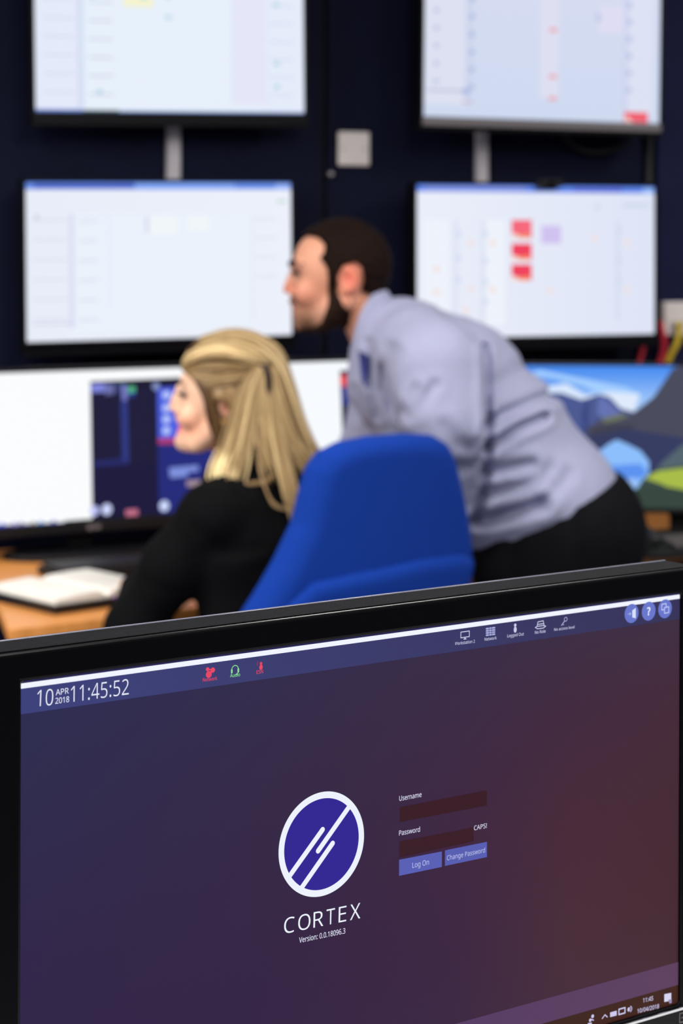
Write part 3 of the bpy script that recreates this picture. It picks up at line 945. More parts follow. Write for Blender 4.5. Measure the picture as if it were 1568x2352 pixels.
P = lambda x, y, off: wall_pt(x, y, off)
cable('network_cable', [P(1518, 742, .052), P(1518, 752, .06), P(1524, 785, .06), P(1521, 815, .05), P(1510, 850, .04), P(1498, 930, .03)], .0085, M['red_cable'], 'red network cable dropping from the cream data socket')
cable('network_cable', [P(1556, 742, .052), P(1560, 752, .062), P(1555, 785, .065), P(1540, 815, .055), P(1532, 845, .045), P(1534, 930, .03)], .0085, M['yellow_cable'], 'yellow network cable slanting down from the cream data socket')
cable('network_cable', [P(1478, 790, .02), P(1473, 812, .02), P(1467, 835, .02), P(1462, 900, .02)], .007, M['red_cable'], 'dark red cable end below the screen with red squares')
cable('power_cable', [P(1490, 250, .02), P(1491, 330, .012), P(1490, 420, .012), P(1490, 500, .02)], .010, M['black_cable'], 'straight black cable beside the right trunking, under the upper right screen')
cable('power_cable', [P(1280, 290, .04), P(1310, 330, .03), P(1350, 348, .03), P(1400, 345, .03), P(1440, 322, .03), P(1460, 280, .04)], .008, M['black_cable'], 'black cable sagging in a loop under the upper right screen')

# ------------------------------------------------------------------ desk where the two people work
DY = math.radians(35)
eu = np.array([math.cos(DY), math.sin(DY)])
ev = np.array([-math.sin(DY), math.cos(DY)])
F0 = np.array([-.624, 3.915])
DT = .72
r = empty('desk', (F0[0], F0[1], 0))
tag(r, 'long beech-topped desk running behind the chair along the navy wall', 'desk')


def desk_loc(p):
    return (p[0] - F0[0], p[1] - F0[1])


RR = F0 + 2.15 * eu
wl = lambda X: np.array([X, W0 + TW * X - .05])
back_r = wl(RR[0] - .02)
Lp = F0 + .97 * np.array([-.229, .973])
poly = [desk_loc(q) for q in (F0, RR, back_r, wl(Lp[0] + .02), Lp)]
m = MB(); m.prism(poly, DT - .025, DT, 0); m.build('worktop', M['wood'], r, bevel=.003)
for q in (F0 + .08 * eu + .08 * ev, F0 + 2.05 * eu + .08 * ev, F0 + .1 * eu + .78 * np.array([-.229, .973]), np.array([1.0, 5.45])):
    a = desk_loc(q)
    m = MB(); m.box(a[0] - .025, a[0] + .025, a[1] - .025, a[1] + .025, 0, DT - .0255)
    m.build('leg', M['steel'], r, bevel=.003)


def desk_monitor(X, Y, Z, yaw, w, h, fill, label, bb=.026, name='desk_monitor', bt=.01, base_y=.05, base_w=.26):
    p = Pose(X, Y, Z, yaw)
    r = empty(name)
    r.matrix_world = p.matrix()
    tag(r, label, 'monitor', 'desk monitors')
    housing(r, w, h, .009, .009, bt, bb, .03, M['satin_black'], .004)
    s = Pix(p)
    s.lim = (w / 2, h / 2)
    fill(s, w, h)
    s.build('display', r)
    zb = DT - (Z + EYE)                            # desk surface in local z
    m = MB()
    m.box(-.035, .035, .031, .055, -h / 2 - bb - .01, 0)
    m.box(-.03, .03, .0552, .075, zb + .014, -.04)
    m.build('stand_neck', M['satin_black'], r, bevel=.003)
    m = MB()
    n = 28
    m.prism([(base_w / 2 * math.cos(2 * math.pi * i / n), base_y + .1 * math.sin(2 * math.pi * i / n)) for i in range(n)], zb + .0005, zb + .0135)
    m.build('stand_base', M['satin_black'], r, bevel=.002)
    return r, p


def f_a(s, w, h):
    q = s.pp
    backdrop(s, w, h, lambda u, v: (250, 252, 254), 8, 4)
    q([(207, 876), (640, 858), (640, 1200), (212, 1206)], (27, 25, 56))          # dark application
    q([(208, 878), (640, 862), (640, 880), (208, 894)], (24, 22, 46))
    q([(208, 882), (240, 880), (241, 900), (209, 902)], (128, 134, 220))
    q([(240, 882), (262, 881), (263, 904), (242, 908)], (106, 110, 170))
    q([(266, 878), (276, 878), (276, 905), (267, 905)], (52, 58, 110))
    q([(278, 884), (291, 884), (292, 918), (281, 922)], (120, 124, 200))
    q([(293, 888), (310, 886), (311, 900), (294, 905)], (82, 176, 130))
    q([(296, 903), (310, 901), (310, 910), (297, 912)], (44, 64, 160))
    q([(272, 876), (286, 875), (286, 882), (272, 883)], (40, 90, 60))
    q([(277, 920), (293, 920), (296, 1064), (281, 1066)], (46, 56, 130))
    q([(212, 1060), (281, 1052), (292, 1062), (284, 1068), (213, 1074)], (36, 40, 104))
    q([(213, 1072), (362, 1062), (366, 1190), (215, 1204)], (24, 22, 60))
    q([(360, 886), (560, 876), (560, 1050), (363, 1060)], (36, 38, 110))
    q([(361, 892), (560, 882), (560, 1003), (363, 1007)], (78, 98, 226))
    q([(362, 1007), (560, 1003), (560, 1017), (363, 1020)], (176, 58, 112))
    q([(362, 1020), (560, 1017), (560, 1190), (366, 1192)], (34, 42, 122))
    for y_ in (907, 937, 963, 989):
        a = s.p.loc(382, y_)
        s.disc(a[0], a[1], .0095, .0095, (190, 206, 255))
    a = s.p.loc(358, 887); s.disc(a[0], a[1], .0095, .0095, (132, 146, 196))
    q([(388, 1074), (455, 1068), (456, 1082), (389, 1090)], (122, 140, 216))
    q([(390, 1086), (430, 1082), (431, 1094), (391, 1098)], (128, 146, 222))
    q([(428, 1104), (460, 1102), (460, 1116), (429, 1118)], (160, 140, 150))
    for x_, y_, c_, k_ in ((217, 1173, (190, 196, 250), .011), (245, 1170, (208, 216, 255), .0125), (377, 1162, (208, 220, 255), .012)):
        a = s.p.loc(x_, y_); s.disc(a[0], a[1], k_, k_ * 1.05, c_)
    q([(288, 1171), (316, 1169), (317, 1184), (289, 1186)], (196, 112, 138))
    q([(-200, 1216), (148, 1199), (148, 1213), (-200, 1236)], (40, 54, 160))      # task bar
    for x_, c_ in ((4, (60, 80, 240)), (33, (150, 140, 220)), (48, (110, 104, 170)), (76, (150, 140, 120)), (93, (40, 140, 214)), (122, (66, 80, 200))):
        a = s.p.loc(x_, 1207 - x_ * .055); s.disc(a[0], a[1], .0055, .005, c_)
    q([(148, 1196), (640, 1160), (640, 1230), (148, 1230)], (22, 21, 30))


def f_b(s, w, h):
    q = s.pp
    backdrop(s, w, h, lambda u, v: (247, 250, 254), 6, 4)
    q([(780, 851), (1250, 836), (1250, 1220), (792, 1220)], (28, 28, 64))
    q([(781, 862), (850, 858), (850, 884), (782, 888)], (234, 62, 70))
    q([(782, 888), (850, 884), (850, 925), (784, 930)], (52, 62, 140))
    q([(840, 880), (1250, 850), (1250, 1180), (850, 1180)], (44, 54, 120))


def f_c(s, w, h):
    q = s.pp
    backdrop(s, w, h, lambda u, v: (170 - 105 * max(0, (v - .72) / .28), 205 - 70 * max(0, (v - .72) / .28), 252 - 14 * max(0, (v - .72) / .28)), 12, 16)
    X2 = 1990
    q([(1190, 900), (1300, 880), (1340, 905), (1300, 950), (1190, 960)], (214, 230, 252))
    q([(1200, 860), (1270, 868), (1340, 885), (1420, 930), (1470, 905), (1440, 890), (1330, 868), (1240, 850)], (164, 206, 255))
    q([(1290, 905), (1345, 908), (1400, 900), (1470, 905), (1450, 960), (1330, 920)], (222, 234, 252))
    q([(1180, 900), (1290, 903), (1335, 918), (1348, 915), (1375, 905), (1400, 912), (1425, 938), (1470, 950), (X2, 950), (X2, 1080), (1180, 1080)], (74, 88, 146))
    q([(1345, 918), (1352, 925), (1350, 990), (1340, 1010), (1335, 950)], (58, 70, 128))
    q([(1375, 908), (1400, 925), (1425, 950), (1400, 970), (1370, 950)], (100, 114, 178))
    q([(1345, 985), (1380, 962), (1425, 950), (1448, 952), (1500, 912), (1522, 880), (1545, 845), (1560, 836), (X2, 830), (X2, 1120), (1480, 1110), (1350, 1010)], (72, 74, 92))
    q([(1380, 962), (1425, 950), (1445, 953), (1420, 965), (1390, 972)], (108, 116, 92))
    q([(1350, 988), (1400, 975), (1460, 975), (1440, 1000), (1380, 1010)], (62, 62, 78))
    q([(1300, 1010), (1440, 985), (1600, 1010), (X2, 1000), (X2, 1110), (1440, 1110), (1350, 1060), (1300, 1050)], (52, 58, 96))
    q([(1370, 1040), (1400, 1018), (1416, 1010), (1440, 1020), (1470, 1035), (1490, 1060), (1490, 1085), (1475, 1105), (1455, 1125), (1420, 1132), (1400, 1105), (1330, 1080), (1330, 1040)], (140, 190, 252))
    q([(1395, 1070), (1470, 1065), (1488, 1085), (1470, 1100), (1400, 1100)], (92, 146, 240))
    q([(1404, 1104), (1460, 1098), (1455, 1122), (1420, 1130)], (160, 196, 250))
    q([(1520, 1062), (1568, 1020), (X2, 990), (X2, 1100), (1500, 1090)], (84, 100, 110))
    q([(1478, 1098), (1510, 1078), (1568, 1070), (X2, 1060), (X2, 1180), (1420, 1180), (1460, 1125)], (58, 76, 70))
    q([(1480, 1098), (1510, 1082), (1568, 1075), (1700, 1080), (1700, 1120), (1568, 1135), (1520, 1112)], (168, 188, 72))
    q([(1422, 1132), (1450, 1126), (1450, 1145), (1430, 1150)], (136, 176, 74))
    q([(1430, 1130), (1500, 1112), (1600, 1130), (X2, 1120), (X2, 1200), (1420, 1200)], (54, 70, 62))
    q([(1430, 1150), (1455, 1146), (1460, 1165), (1435, 1168)], (60, 140, 96))


mon_a, pa = desk_monitor(-.5827, 4.83, -.4765, 28, .861, .3476, f_a, 'wide desk monitor in front of the woman, white page beside a dark blue program', base_y=.02, base_w=.40)
m = MB(); m.tube([(0, -.0042, -.1738 - .014), (0, -.0056, -.1738 - .014)], .007, 20); m.box(.010, .026, -.0056, -.0042, -.1738 - .019, -.1738 - .009)
m.build('logo', M['mark'], mon_a)
desk_monitor(.0975, 5.115, -.4655, 28, .589, .341, f_b, 'desk monitor showing a bright white page between the woman\'s hair and the man\'s shirt')
desk_monitor(.819, 5.0, -.4735, -5, .80, .34, f_c, 'desk monitor showing a mountain lake picture, behind the man\'s hips', bb=.012, bt=.006)

# keyboard
kp = at(315, 1290, 4.61)
r = empty('keyboard', (kp[0], kp[1], DT + .001), (0, 0, math.radians(30)))
tag(r, 'black keyboard on the desk between the wide monitor and the open notebook', 'keyboard')
m = MB(); m.box(-.21, .21, -.065, .065, 0, .018); m.build('case', M['satin_black'], r, bevel=.004)
kk = MB()
for j in range(5):
    for i in range(19):
        kk.box(-.2 + i * .0211, -.2 + i * .0211 + .018, -.055 + j * .0225, -.055 + j * .0225 + .019, .0182, .0262)
kk.build('keys', M['key'], r)

# mouse hidden partly behind her sleeve, phone dock at left
# open notebook
np_ = at(166, 1358, 4.235)
r = empty('notebook', (np_[0], np_[1], DT + .0005), (0, 0, math.radians(-48)))
tag(r, 'open notebook with cream pages and thick black cover, lying at the desk corner', 'notebook')
# local: x along the spine, y outward; pages bulge beside the spine
LN, WN = .250, .128


def page_block(sign, top, lift):
    v, f = [], []
    nx_, ny_ = 2, 14
    for i in range(nx_):
        for j in range(ny_ + 1):
            t = j / ny_
            z = .0185 + top * (.25 + .75 * min(1, math.sqrt(t * 6))) * (1 - .45 * t * t) + lift * t
            v.append(((-.5 + i) * (LN - .012), sign * (t * (WN - .008) + .001), z))
    for i in range(nx_):
        for j in range(ny_ + 1):
            t = j / ny_
            v.append(((-.5 + i) * (LN - .012), sign * (t * (WN - .008) + .001), .0182))
    n = ny_ + 1
    for j in range(ny_):
        f.append((j, j + 1, n + j + 1, n + j))
        b = 2 * n
        f.append((b + n + j, b + n + j + 1, b + j + 1, b + j))
        f.append((j + 1, j, b + j, b + j + 1))
        f.append((n + j, n + j + 1, b + n + j + 1, b + n + j))
    f.append((ny_, 2 * n + ny_, 3 * n + ny_, n + ny_))
    f.append((0, n, 3 * n, 2 * n))
    m = MB(); m.add(v, f)
    return m


m = MB(); m.box(-LN / 2, LN / 2, -WN, -.002, 0, .018); m.box(-LN / 2, LN / 2, .002, WN, 0, .018); m.box(-LN / 2, LN / 2, -.002, .002, 0, .014)
m.build('cover', M['cover'], r, bevel=.0015)
page_block(1, .013, .010).build('pages', M['paper'], r)
page_block(-1, .016, 0).build('pages', M['paper'], r)
m = MB(); m.tube([(LN / 2 - .02, .01, .017), (LN / 2 + .004, .016, .018), (LN / 2 + .028, .03, .003)], .0028, 6); m.build('ribbon', M['ribbon'], r)
m = MB()
for i in range(5):
    m.box(-.07 + i * .018, -.062 + i * .018, .02, .02 + .05, .0228, .0231)
# small black things on the desk by the right monitor
tp = at(1512, 1272, 4.86)
r = empty('desk_phone', (tp[0] + .02, tp[1], DT + .0005), (0, 0, math.radians(20)))
tag(r, 'low dark telephone on the wooden desk at right, behind the man', 'telephone')
m = MB(); m.add([(-.09, -.08, 0), (.09, -.08, 0), (.09, .08, 0), (-.09, .08, 0), (-.09, -.08, .015), (.09, -.08, .015), (.09, .08, .045), (-.09, .08, .045)],
                [(0, 3, 2, 1), (4, 5, 6, 7), (0, 1, 5, 4), (2, 3, 7, 6), (0, 4, 7, 3), (1, 2, 6, 5)])
m.build('base', M['satin_black'], r, bevel=.004)
m = MB(); m.tube(catmull([(-.065, -.07, .04), (-.065, -.03, .052), (-.065, .03, .066), (-.065, .07, .066)], 4), .014, 12); m.build('handset', M['key'], r, smooth=True)
m = MB()
for i in range(3):
    for j in range(4):
        m.box(-.01 + i * .022, .006 + i * .022, -.06 + j * .02, -.046 + j * .02, .022 + j * .0035, .03 + j * .0035)
m.build('buttons', M['mark'], r)

# ------------------------------------------------------------------ blue chair
ch_o = np.array([.084, 3.8]) + .22 * ev
chair = empty('office_chair', (ch_o[0], ch_o[1], 0), (0, 0, DY))
tag(chair, 'blue upholstered office chair with tall rounded back, the woman sitting on it', 'chair')


def yb(x, z):
    return -.185 + .9 * x * x - .10 * (z - .85) + .25 * np.maximum(0, .85 - z) ** 1.5


def ch_uz(px, py):
    """chair-local (x, z) of the back's outer surface seen at that spot"""
    u, z = 0.0, .9
    a = (px - CX) / F
    for _ in range(12):
        w = float(yb(u, z)) - .02
        # world = ch_o + u*eu + w*ev ; X = a*Y
        bx, by = ch_o[0] + w * ev[0], ch_o[1] + w * ev[1]
        u = (a * by - bx) / (eu[0] - a * eu[1])
        z = EYE - (py - CY) / F * (by + u * eu[1])
    return (u, z)


def shell(poly, y_of, half, rnd, name, lo, hi, step=.006):
    fd = Field(axis(lo[0], hi[0], step), axis(lo[1], hi[1], step), axis(lo[2], hi[2], step))

    def fn(x, y, z):
        d2 = sd_poly(poly, x, z)
        yy = np.abs(y - y_of(x, z))
        a, b = d2 + rnd, yy - half + rnd
        a, b = np.broadcast_arrays(a, b)
        return np.sqrt(np.maximum(a, 0) ** 2 + np.maximum(b, 0) ** 2) + np.minimum(np.maximum(a, b), 0) - rnd
    x, y, z = fd.grid((slice(None),) * 3)
    fd.F = fn(x, y, z).astype(np.float32)
    return fd


bk = [(555, 1440), (600, 1372), (648, 1290), (690, 1203), (706, 1135), (722, 1078), (748, 1040), (795, 1016), (860, 1003), (945, 997), (1000, 1000), (1030, 1018), (1046, 1050),
      (1062, 1115), (1078, 1200), (1084, 1250), (1080, 1300), (1068, 1350), (1045, 1440)]
bk = [ch_uz(*q) for q in bk]
fd = shell(bk, yb, .040, .037, 'back', (-.34, -.34, .60), (.34, .1, 1.12), .0055)
fd.mesh('backrest', M['blue_fabric'], chair)
lo_p = [ch_uz(*q) for q in [(600, 1440), (640, 1385), (700, 1330), (800, 1308), (950, 1276), (1045, 1264), (1074, 1275), (1074, 1300), (1062, 1350), (1040, 1440)]]
fd = shell(lo_p, lambda x, z: yb(x, z) - .014, .040, .030, 'lower', (-.34, -.36, .60), (.34, .1, 1.0), .0055)
fd.mesh('lumbar_cover', M['blue_fabric'], chair)
m = MB()
m.box(-.24, .24, -.15, .28, .42, .50)
m.build('seat', M['blue_fabric'], chair, bevel=.03, seg=5, smooth=True)
m = MB(); m.box(-.12, .12, -.12, .12, .39, .419); m.cyl(0, 0, .12, .39, .028); m.build('gas_column', M['steel'], chair)
m = MB()
m.box(-.03, .03, -.235, -.12, .395, .415)
m.box(-.03, .03, -.245, -.235, .395, .56)
m.tube([(0, -.24, .54), (0, -.238, .62), (0, -.222, .74)], [.022, .02, .018], 12)
m.build('back_support', M['satin_black'], chair, bevel=.004)
for k in range(5):
    a = 2 * math.pi * k / 5 + .3
    m = MB(); m.tube([(.02 * math.cos(a), .02 * math.sin(a), .11), (.29 * math.cos(a), .29 * math.sin(a), .075)], [.024, .014], 10)
    lg = m.build('base_leg', M['satin_black'], chair, smooth=True)
    m = MB()
    cx_, cy_ = .29 * math.cos(a), .29 * math.sin(a)
    m.tube([(cx_ - .012 * math.sin(a), cy_ + .012 * math.cos(a), .028), (cx_ + .012 * math.sin(a), cy_ - .012 * math.cos(a), .028)], .027, 18)
    m.cyl(cx_, cy_, .028, .076, .008)
    m.build('caster', M['gloss_black'], lg)


# ------------------------------------------------------------------ people
class Head:
    """head laid out in its own side-view frame: x, y of the profile in photo pixels, q = sideways, scaled at depth Y0"""
    def __init__(s, f, Y0):
        s.f, s.Y0, s.s = f, Y0, Y0 / F

    def p(s, x, y, q=0):
        v = at(x, y, s.Y0)
        v[1] += q * s.s
        return v

    def ell(s, c, r, k=8, ang=0, mode='add'):
        q = c[2] if len(c) > 2 else 0
        for sg in ((1, -1) if q else (1,)):
            s.f.ell(s.p(c[0], c[1], q * sg), [t * s.s for t in r], k * s.s, math.radians(ang), mode)

    def cone(s, a, b, ra, rb, k=8, mode='add', squash=None, mirror=True):
        qa = a[2] if len(a) > 2 else 0
        qb = b[2] if len(b) > 2 else 0
        for sg in ((1, -1) if (mirror and (qa or qb)) else (1,)):
            s.f.cone(s.p(a[0], a[1], qa * sg), s.p(b[0], b[1], qb * sg), ra * s.s, rb * s.s, k * s.s, squash, mode)


def hand(f, wrist, direction, palm_n, side, r=.0078):
    """palm with four unequal curled fingers and a thumb from the side of the palm"""
    d = np.array(direction, float); d /= np.linalg.norm(d)
    n = np.array(palm_n, float); n -= np.dot(n, d) * d; n /= np.linalg.norm(n)
    sd = np.cross(d, n) * side
    w = np.array(wrist, float)
    f.cone(w, w + d * .03, .024, .026, .015, (n, 1.5))
    f.cone(w + d * .03 - sd * .014, w + d * .078 - sd * .020, .021, .018, .012, (n, 1.6))
    f.cone(w + d * .03 + sd * .014, w + d * .078 + sd * .020, .021, .018, .012, (n, 1.6))
    for i, L in enumerate((.070, .078, .073, .057)):
        b = w + d * (.082 - .004 * abs(i - 1)) + sd * (.030 - .020 * i)
        c1 = b + d * L * .45 + sd * (.003 - .002 * i) - n * .004
        c2 = c1 + d * L * .30 - n * .010
        c3 = c2 + d * L * .22 - n * .012
        f.chain([b - d * .015, c1, c2, c3], [r * 1.08, r, r * .92, r * .8], .004)
    t0 = w + d * .022 + sd * .022
    t1 = t0 + d * .028 + sd * .024 - n * .006
    t2 = t1 + d * .030 + sd * .010 - n * .004
    f.chain([t0, t1, t2], [r * 1.5, r * 1.15, r * .95], .008)


def blob(f, v, c, r):
    return np.exp(-(((v - c) / r) ** 2).sum(1))


def mixc(c, w, col):
    w = np.clip(w, 0, 1)[:, None]
    return c * (1 - w) + np.array(lin(col)) * w


# ---------- the man
MY = 4.38
hx = lambda x, y, q=0: at(x, y, MY) + np.array([0, q * MY / F, 0])
lo = np.array([-.30, 3.95, 0.0]); hi = np.array([.72, 4.95, 1.56])
hb0, hb1 = hx(640, 860, -110), hx(915, 490, 110)
wrL, wrR = np.array([.165, 4.52, .757]), np.array([.035, 4.74, .757])
fines_x = [(hb0[0], hb1[0], .0032), (-.03, .2, .0042)]
fines_y = [(MY - .10, MY + .10, .0034), (4.49, 4.90, .0048)]
fines_z = [(hb0[2], hb1[2], .0032), (.715, .80, .0038)]
fm = Field(axis(lo[0], hi[0], .011, fines_x), axis(lo[1], hi[1], .011, fines_y), axis(lo[2], hi[2], .012, fines_z))
h = Head(fm, MY)
h.ell((786, 608), (104, 82, 98), 4)
h.ell((735, 628), (60, 66, 84), 30)
h.ell((745, 700), (66, 58, 52), 25, 15)
h.ell((712, 728), (36, 36, 32), 18)
h.cone((694, 742, 0), (690, 744, 0), 17, 16, 12)
h.cone((740, 735, 46), (790, 690, 62), 22, 24, 22)         # jaw edge
h.ell((705, 672, 46), (26, 20, 26), 18)                    # cheek
h.cone((677, 606, 8), (690, 603, 44), 10, 11, 9)           # brow ridge
h.cone((674, 616), (662, 656), 6, 9, 7)                    # nose bridge
h.cone((662, 655), (656, 667), 7, 6.5, 6)
h.ell((675, 652), (14, 12, 22), 8)
h.ell((673, 672, 10), (12, 9, 8), 5)                       # nostril wings
h.cone((672, 692), (676, 684), 9, 8, 8)
h.cone((677, 702, 0), (686, 704, 20), 7, 5, 4)
h.cone((678, 717, 0), (687, 715, 18), 7.5, 5, 4)
h.cone((672, 709.5, 0), (688, 709, 22), 1.6, 1.6, 3, 'sub')
h.ell((676, 631, 32), (15, 17, 12), 9, 0, 'sub')
h.ell((690, 629, 31), (13.5, 14, 13.5), 3)                 # eyelid over the eyeball
h.ell((799, 640, 84), (26, 12, 34), 6, 12)                 # ear
h.ell((796, 640, 96), (13, 8, 20), 4, 12, 'sub')
h.ell((791, 664, 84), (13, 8, 14), 5)
h.cone((822, 690), (876, 800), 56, 58, 20)                 # neck
# trunk, arms and legs under the clothes
sp = [at(892, 792, MY), at(960, 840, MY), at(1060, 910, MY), at(1180, 1040, MY), at(1285, 1180, MY)]
fm.chain(sp, [.045, .08, .105, .10, .115], .04, ((0, 1, 0), .72))
shL, shR = at(985, 850, 4.20), at(890, 850, 4.55)
elL, elR = np.array([.205, 4.24, .955]), at(842, 1040, 4.60)
fm.chain([shL, elL, wrL], [.052, .042, .027], .02)
fm.chain([shR, elR, wrR], [.052, .042, .027], .02)
hand(fm, wrL, (-.45, .85, -.06), (0, 0, 1), 1)
hand(fm, wrR, (-.55, .8, -.06), (0, 0, 1), -1)
for sg in (-1, 1):
    hp = at(1290, 1215, MY) + np.array([0, sg * .09, 0])
    kn = np.array([.455, MY + sg * .11, .48])
    an = np.array([.50, MY + sg * .12, .09])
    fm.chain([hp, kn, an], [.085, .058, .038], .03)
    fm.cone(an + (0, 0, -.04), an + (-.16, 0, -.055), .035, .028, .02)
    fm.cone(an, an + (.02, 0, -.05), .036, .034, .02)

SK = np.array(lin((222, 158, 128)))


def man_tint(v):
    c = np.tile(SK, (len(v), 1))
    s_ = MY / F
    P_ = lambda x, y, q=0: hx(x, y, q)
    for sg in (-1, 1):
        c = mixc(c, .75 * blob(fm, v, P_(805, 636, sg * 90), np.array([30, 26, 42]) * s_), (226, 104, 84))
        c = mixc(c, .45 * blob(fm, v, P_(705, 672, sg * 50), np.array([38, 40, 34]) * s_), (222, 130, 108))
        c = mixc(c, .85 * blob(fm, v, P_(690, 622, sg * 38), np.array([26, 20, 17]) * s_), (118, 74, 64))
    c = mixc(c, .6 * blob(fm, v, P_(660, 665), np.array([18, 24, 18]) * s_), (216, 106, 88))
    c = mixc(c, .95 * blob(fm, v, P_(674, 709), np.array([11, 22, 12]) * s_), (196, 104, 100))
    # stubble over chin and upper lip
    c = mixc(c, 1.0 * blob(fm, v, P_(712, 744), np.array([64, 140, 42]) * s_), (104, 76, 56))
    c = mixc(c, .6 * blob(fm, v, P_(672, 690), np.array([20, 30, 9]) * s_), (96, 66, 52))
    return c


man = empty('person', (.47, MY, 0))
man_inv = Matrix.Translation((-.47, -MY, 0))
tag(man, 'bearded man in pale blue shirt and black trousers, bending left over the desk', 'person')


def attach(o, root, part_of=None):
    o.parent = root
    o.matrix_parent_inverse = Matrix.Translation(root.location).inverted()
    return o


attach(fm.mesh('body', M['skin'], None, man_tint), man)

# hair and beard grow from the head's own surface
sl = fm.sl(hb0 - .03, hb1 + .03)


def shell_from(field, sl_, off, poly_px, Y0, k, extra=None, depth_lim=None):
    xs, ys, zs = (field.a[i][sl_[i]] for i in range(3))
    g = Field(xs, ys, zs)
    base = field.F[sl_]
    pts = [at(x, y, Y0)[[0, 2]] for x, y in poly_px]
    d2 = sd_poly(pts, xs[:, None], zs[None, :])[:, None, :]
    b = base - off
    if extra is not None:
        b = extra(b, g.grid((slice(None),) * 3))
    g.F = smax(b, np.broadcast_to(d2, b.shape), k).astype(np.float32)
    return g


def man_hair_extra(b, G):
    x, y, z = G
    # subtle tufts
    return b - .0012 * np.sin(x * 260 + z * 120) * np.sin(y * 210) - .0008 * np.sin(z * 330 + y * 90)


hair_poly = [(660, 470), (660, 545), (676, 548), (706, 541), (730, 546), (746, 562), (744, 580), (734, 592), (744, 604), (752, 618), (754, 655), (772, 655), (776, 628), (790, 606), (815, 600), (830, 612), (834, 640), (828, 668),
             (842, 672), (862, 680), (895, 668), (930, 640), (930, 470)]
g = shell_from(fm, sl, .0095, hair_poly, MY, .008, man_hair_extra)
attach(g.mesh('hair', M['hair_dark'], None), man)
beard_poly = [(753, 640), (770, 640), (775, 668), (790, 700), (806, 716), (802, 742), (780, 775), (700, 780), (684, 764), (690, 752), (716, 752), (738, 738), (748, 712), (754, 690), (752, 660)]
g = shell_from(fm, sl, .0045, beard_poly, MY, .006, man_hair_extra)
attach(g.mesh('beard', M['beard'], None), man)
g = shell_from(fm, sl, .0012, [(664, 686), (676, 686), (688, 694), (694, 708), (689, 708), (682, 698), (664, 695)], MY, .003)
attach(g.mesh('moustache', M['beard'], None), man)
for sg in (-1, 1):
    m = MB()
    m.tube([hx(666, 610, sg * 12), hx(667, 603, sg * 26), hx(678, 600, sg * 44), hx(702, 607, sg * 57)], [.0036, .005, .005, .0028], 8)
    attach(m.build('eyebrow', M['hair_dark'], None, smooth=True), man)
    f2 = Field(*[axis(c - .016, c + .016, .0016) for c in hx(688, 629, sg * 31)])
    f2.ell(hx(687.5, 629, sg * 31), [13 * MY / F] * 3, .001)
    ec = hx(676, 629, sg * 33)
    attach(f2.mesh('eye', M['eye'], None, lambda v: mixc(np.tile(np.array(lin((150, 134, 126))), (len(v), 1)), 1.5 * np.exp(-((v - ec) ** 2).sum(1) / .0055 ** 2), (40, 26, 20))), man)
    m = MB()
    m.tube([hx(673, 629, sg * 20), hx(672, 624, sg * 30), hx(678, 624, sg * 42), hx(692, 630, sg * 48)], [.002, .0032, .0034, .002], 6)
    attach(m.build('eyelash', M['hair_dark'], None, smooth=True), man)

# shirt
fs = Field(axis(-.02, .64, .0062), axis(3.99, 4.80, .0068), axis(.74, 1.40, .0062))
NQ = ((0, 1, 0), .74)
n0 = .0009125
fs.cone(at(895, 765, MY), at(930, 800, MY), .062, .100, .05, NQ)
fs.cone(at(935, 795, MY), at(1046, 885, MY), .100, .134, .04, NQ)
fs.cone(at(1046, 885, MY), at(1150, 1010, MY), .134, .136, .04, NQ)
fs.cone(at(1150, 1010, MY), at(1262, 1150, MY), .136, .137, .04, NQ)
fs.cone(at(1262, 1150, MY), at(1330, 1240, MY), .137, .13, .04, NQ)
fs.cone(at(1080, 1110, MY), at(1120, 1190, MY), .085, .075, .06, NQ)       # loose front hanging down
fs.cone(at(905, 870, MY), at(960, 960, MY), .085, .10, .04, NQ)
fs.cone(at(868, 800, MY), at(872, 900, MY), .050, .062, .04, NQ)             # chest
xs, ys, zs = fs.a
hem = [at(x, y, MY)[[0, 2]] for x, y in [(300, 300), (1700, 300), (1700, 1000), (1403, 1112), (1345, 1135), (1290, 1166), (1235, 1200), (1180, 1232), (1120, 1254), (1085, 1258), (1000, 1262), (300, 1262)]]
d2 = sd_poly(hem, xs[:, None], zs[None, :])[:, None, :]
fs.F = smax(fs.F, np.broadcast_to(d2, fs.F.shape), .008).astype(np.float32)
body_F = fs.F.copy()
fs.F[:] = D_MAX
fs.chain([at(955, 800, 4.27), at(1000, 850, 4.19), at(1018, 960, 4.165)], [.085, .088, .082], .05)
fs.chain([at(1018, 960, 4.165), elL + (0.008, 0, .03), elL + (0, .015, -.02)], [.082, .068, .06], .05)
fs.chain([elL + (0, .015, -.02), wrL + (0, -.045, .04)], [.058, .037], .02)
fs.chain([at(915, 810, 4.50), shR, elR, wrR + (0.0, -.03, .05)], [.08, .070, .056, .036], .04)
arm_F = fs.F.copy()
fs.F = smin(body_F, arm_F, .022).astype(np.float32)
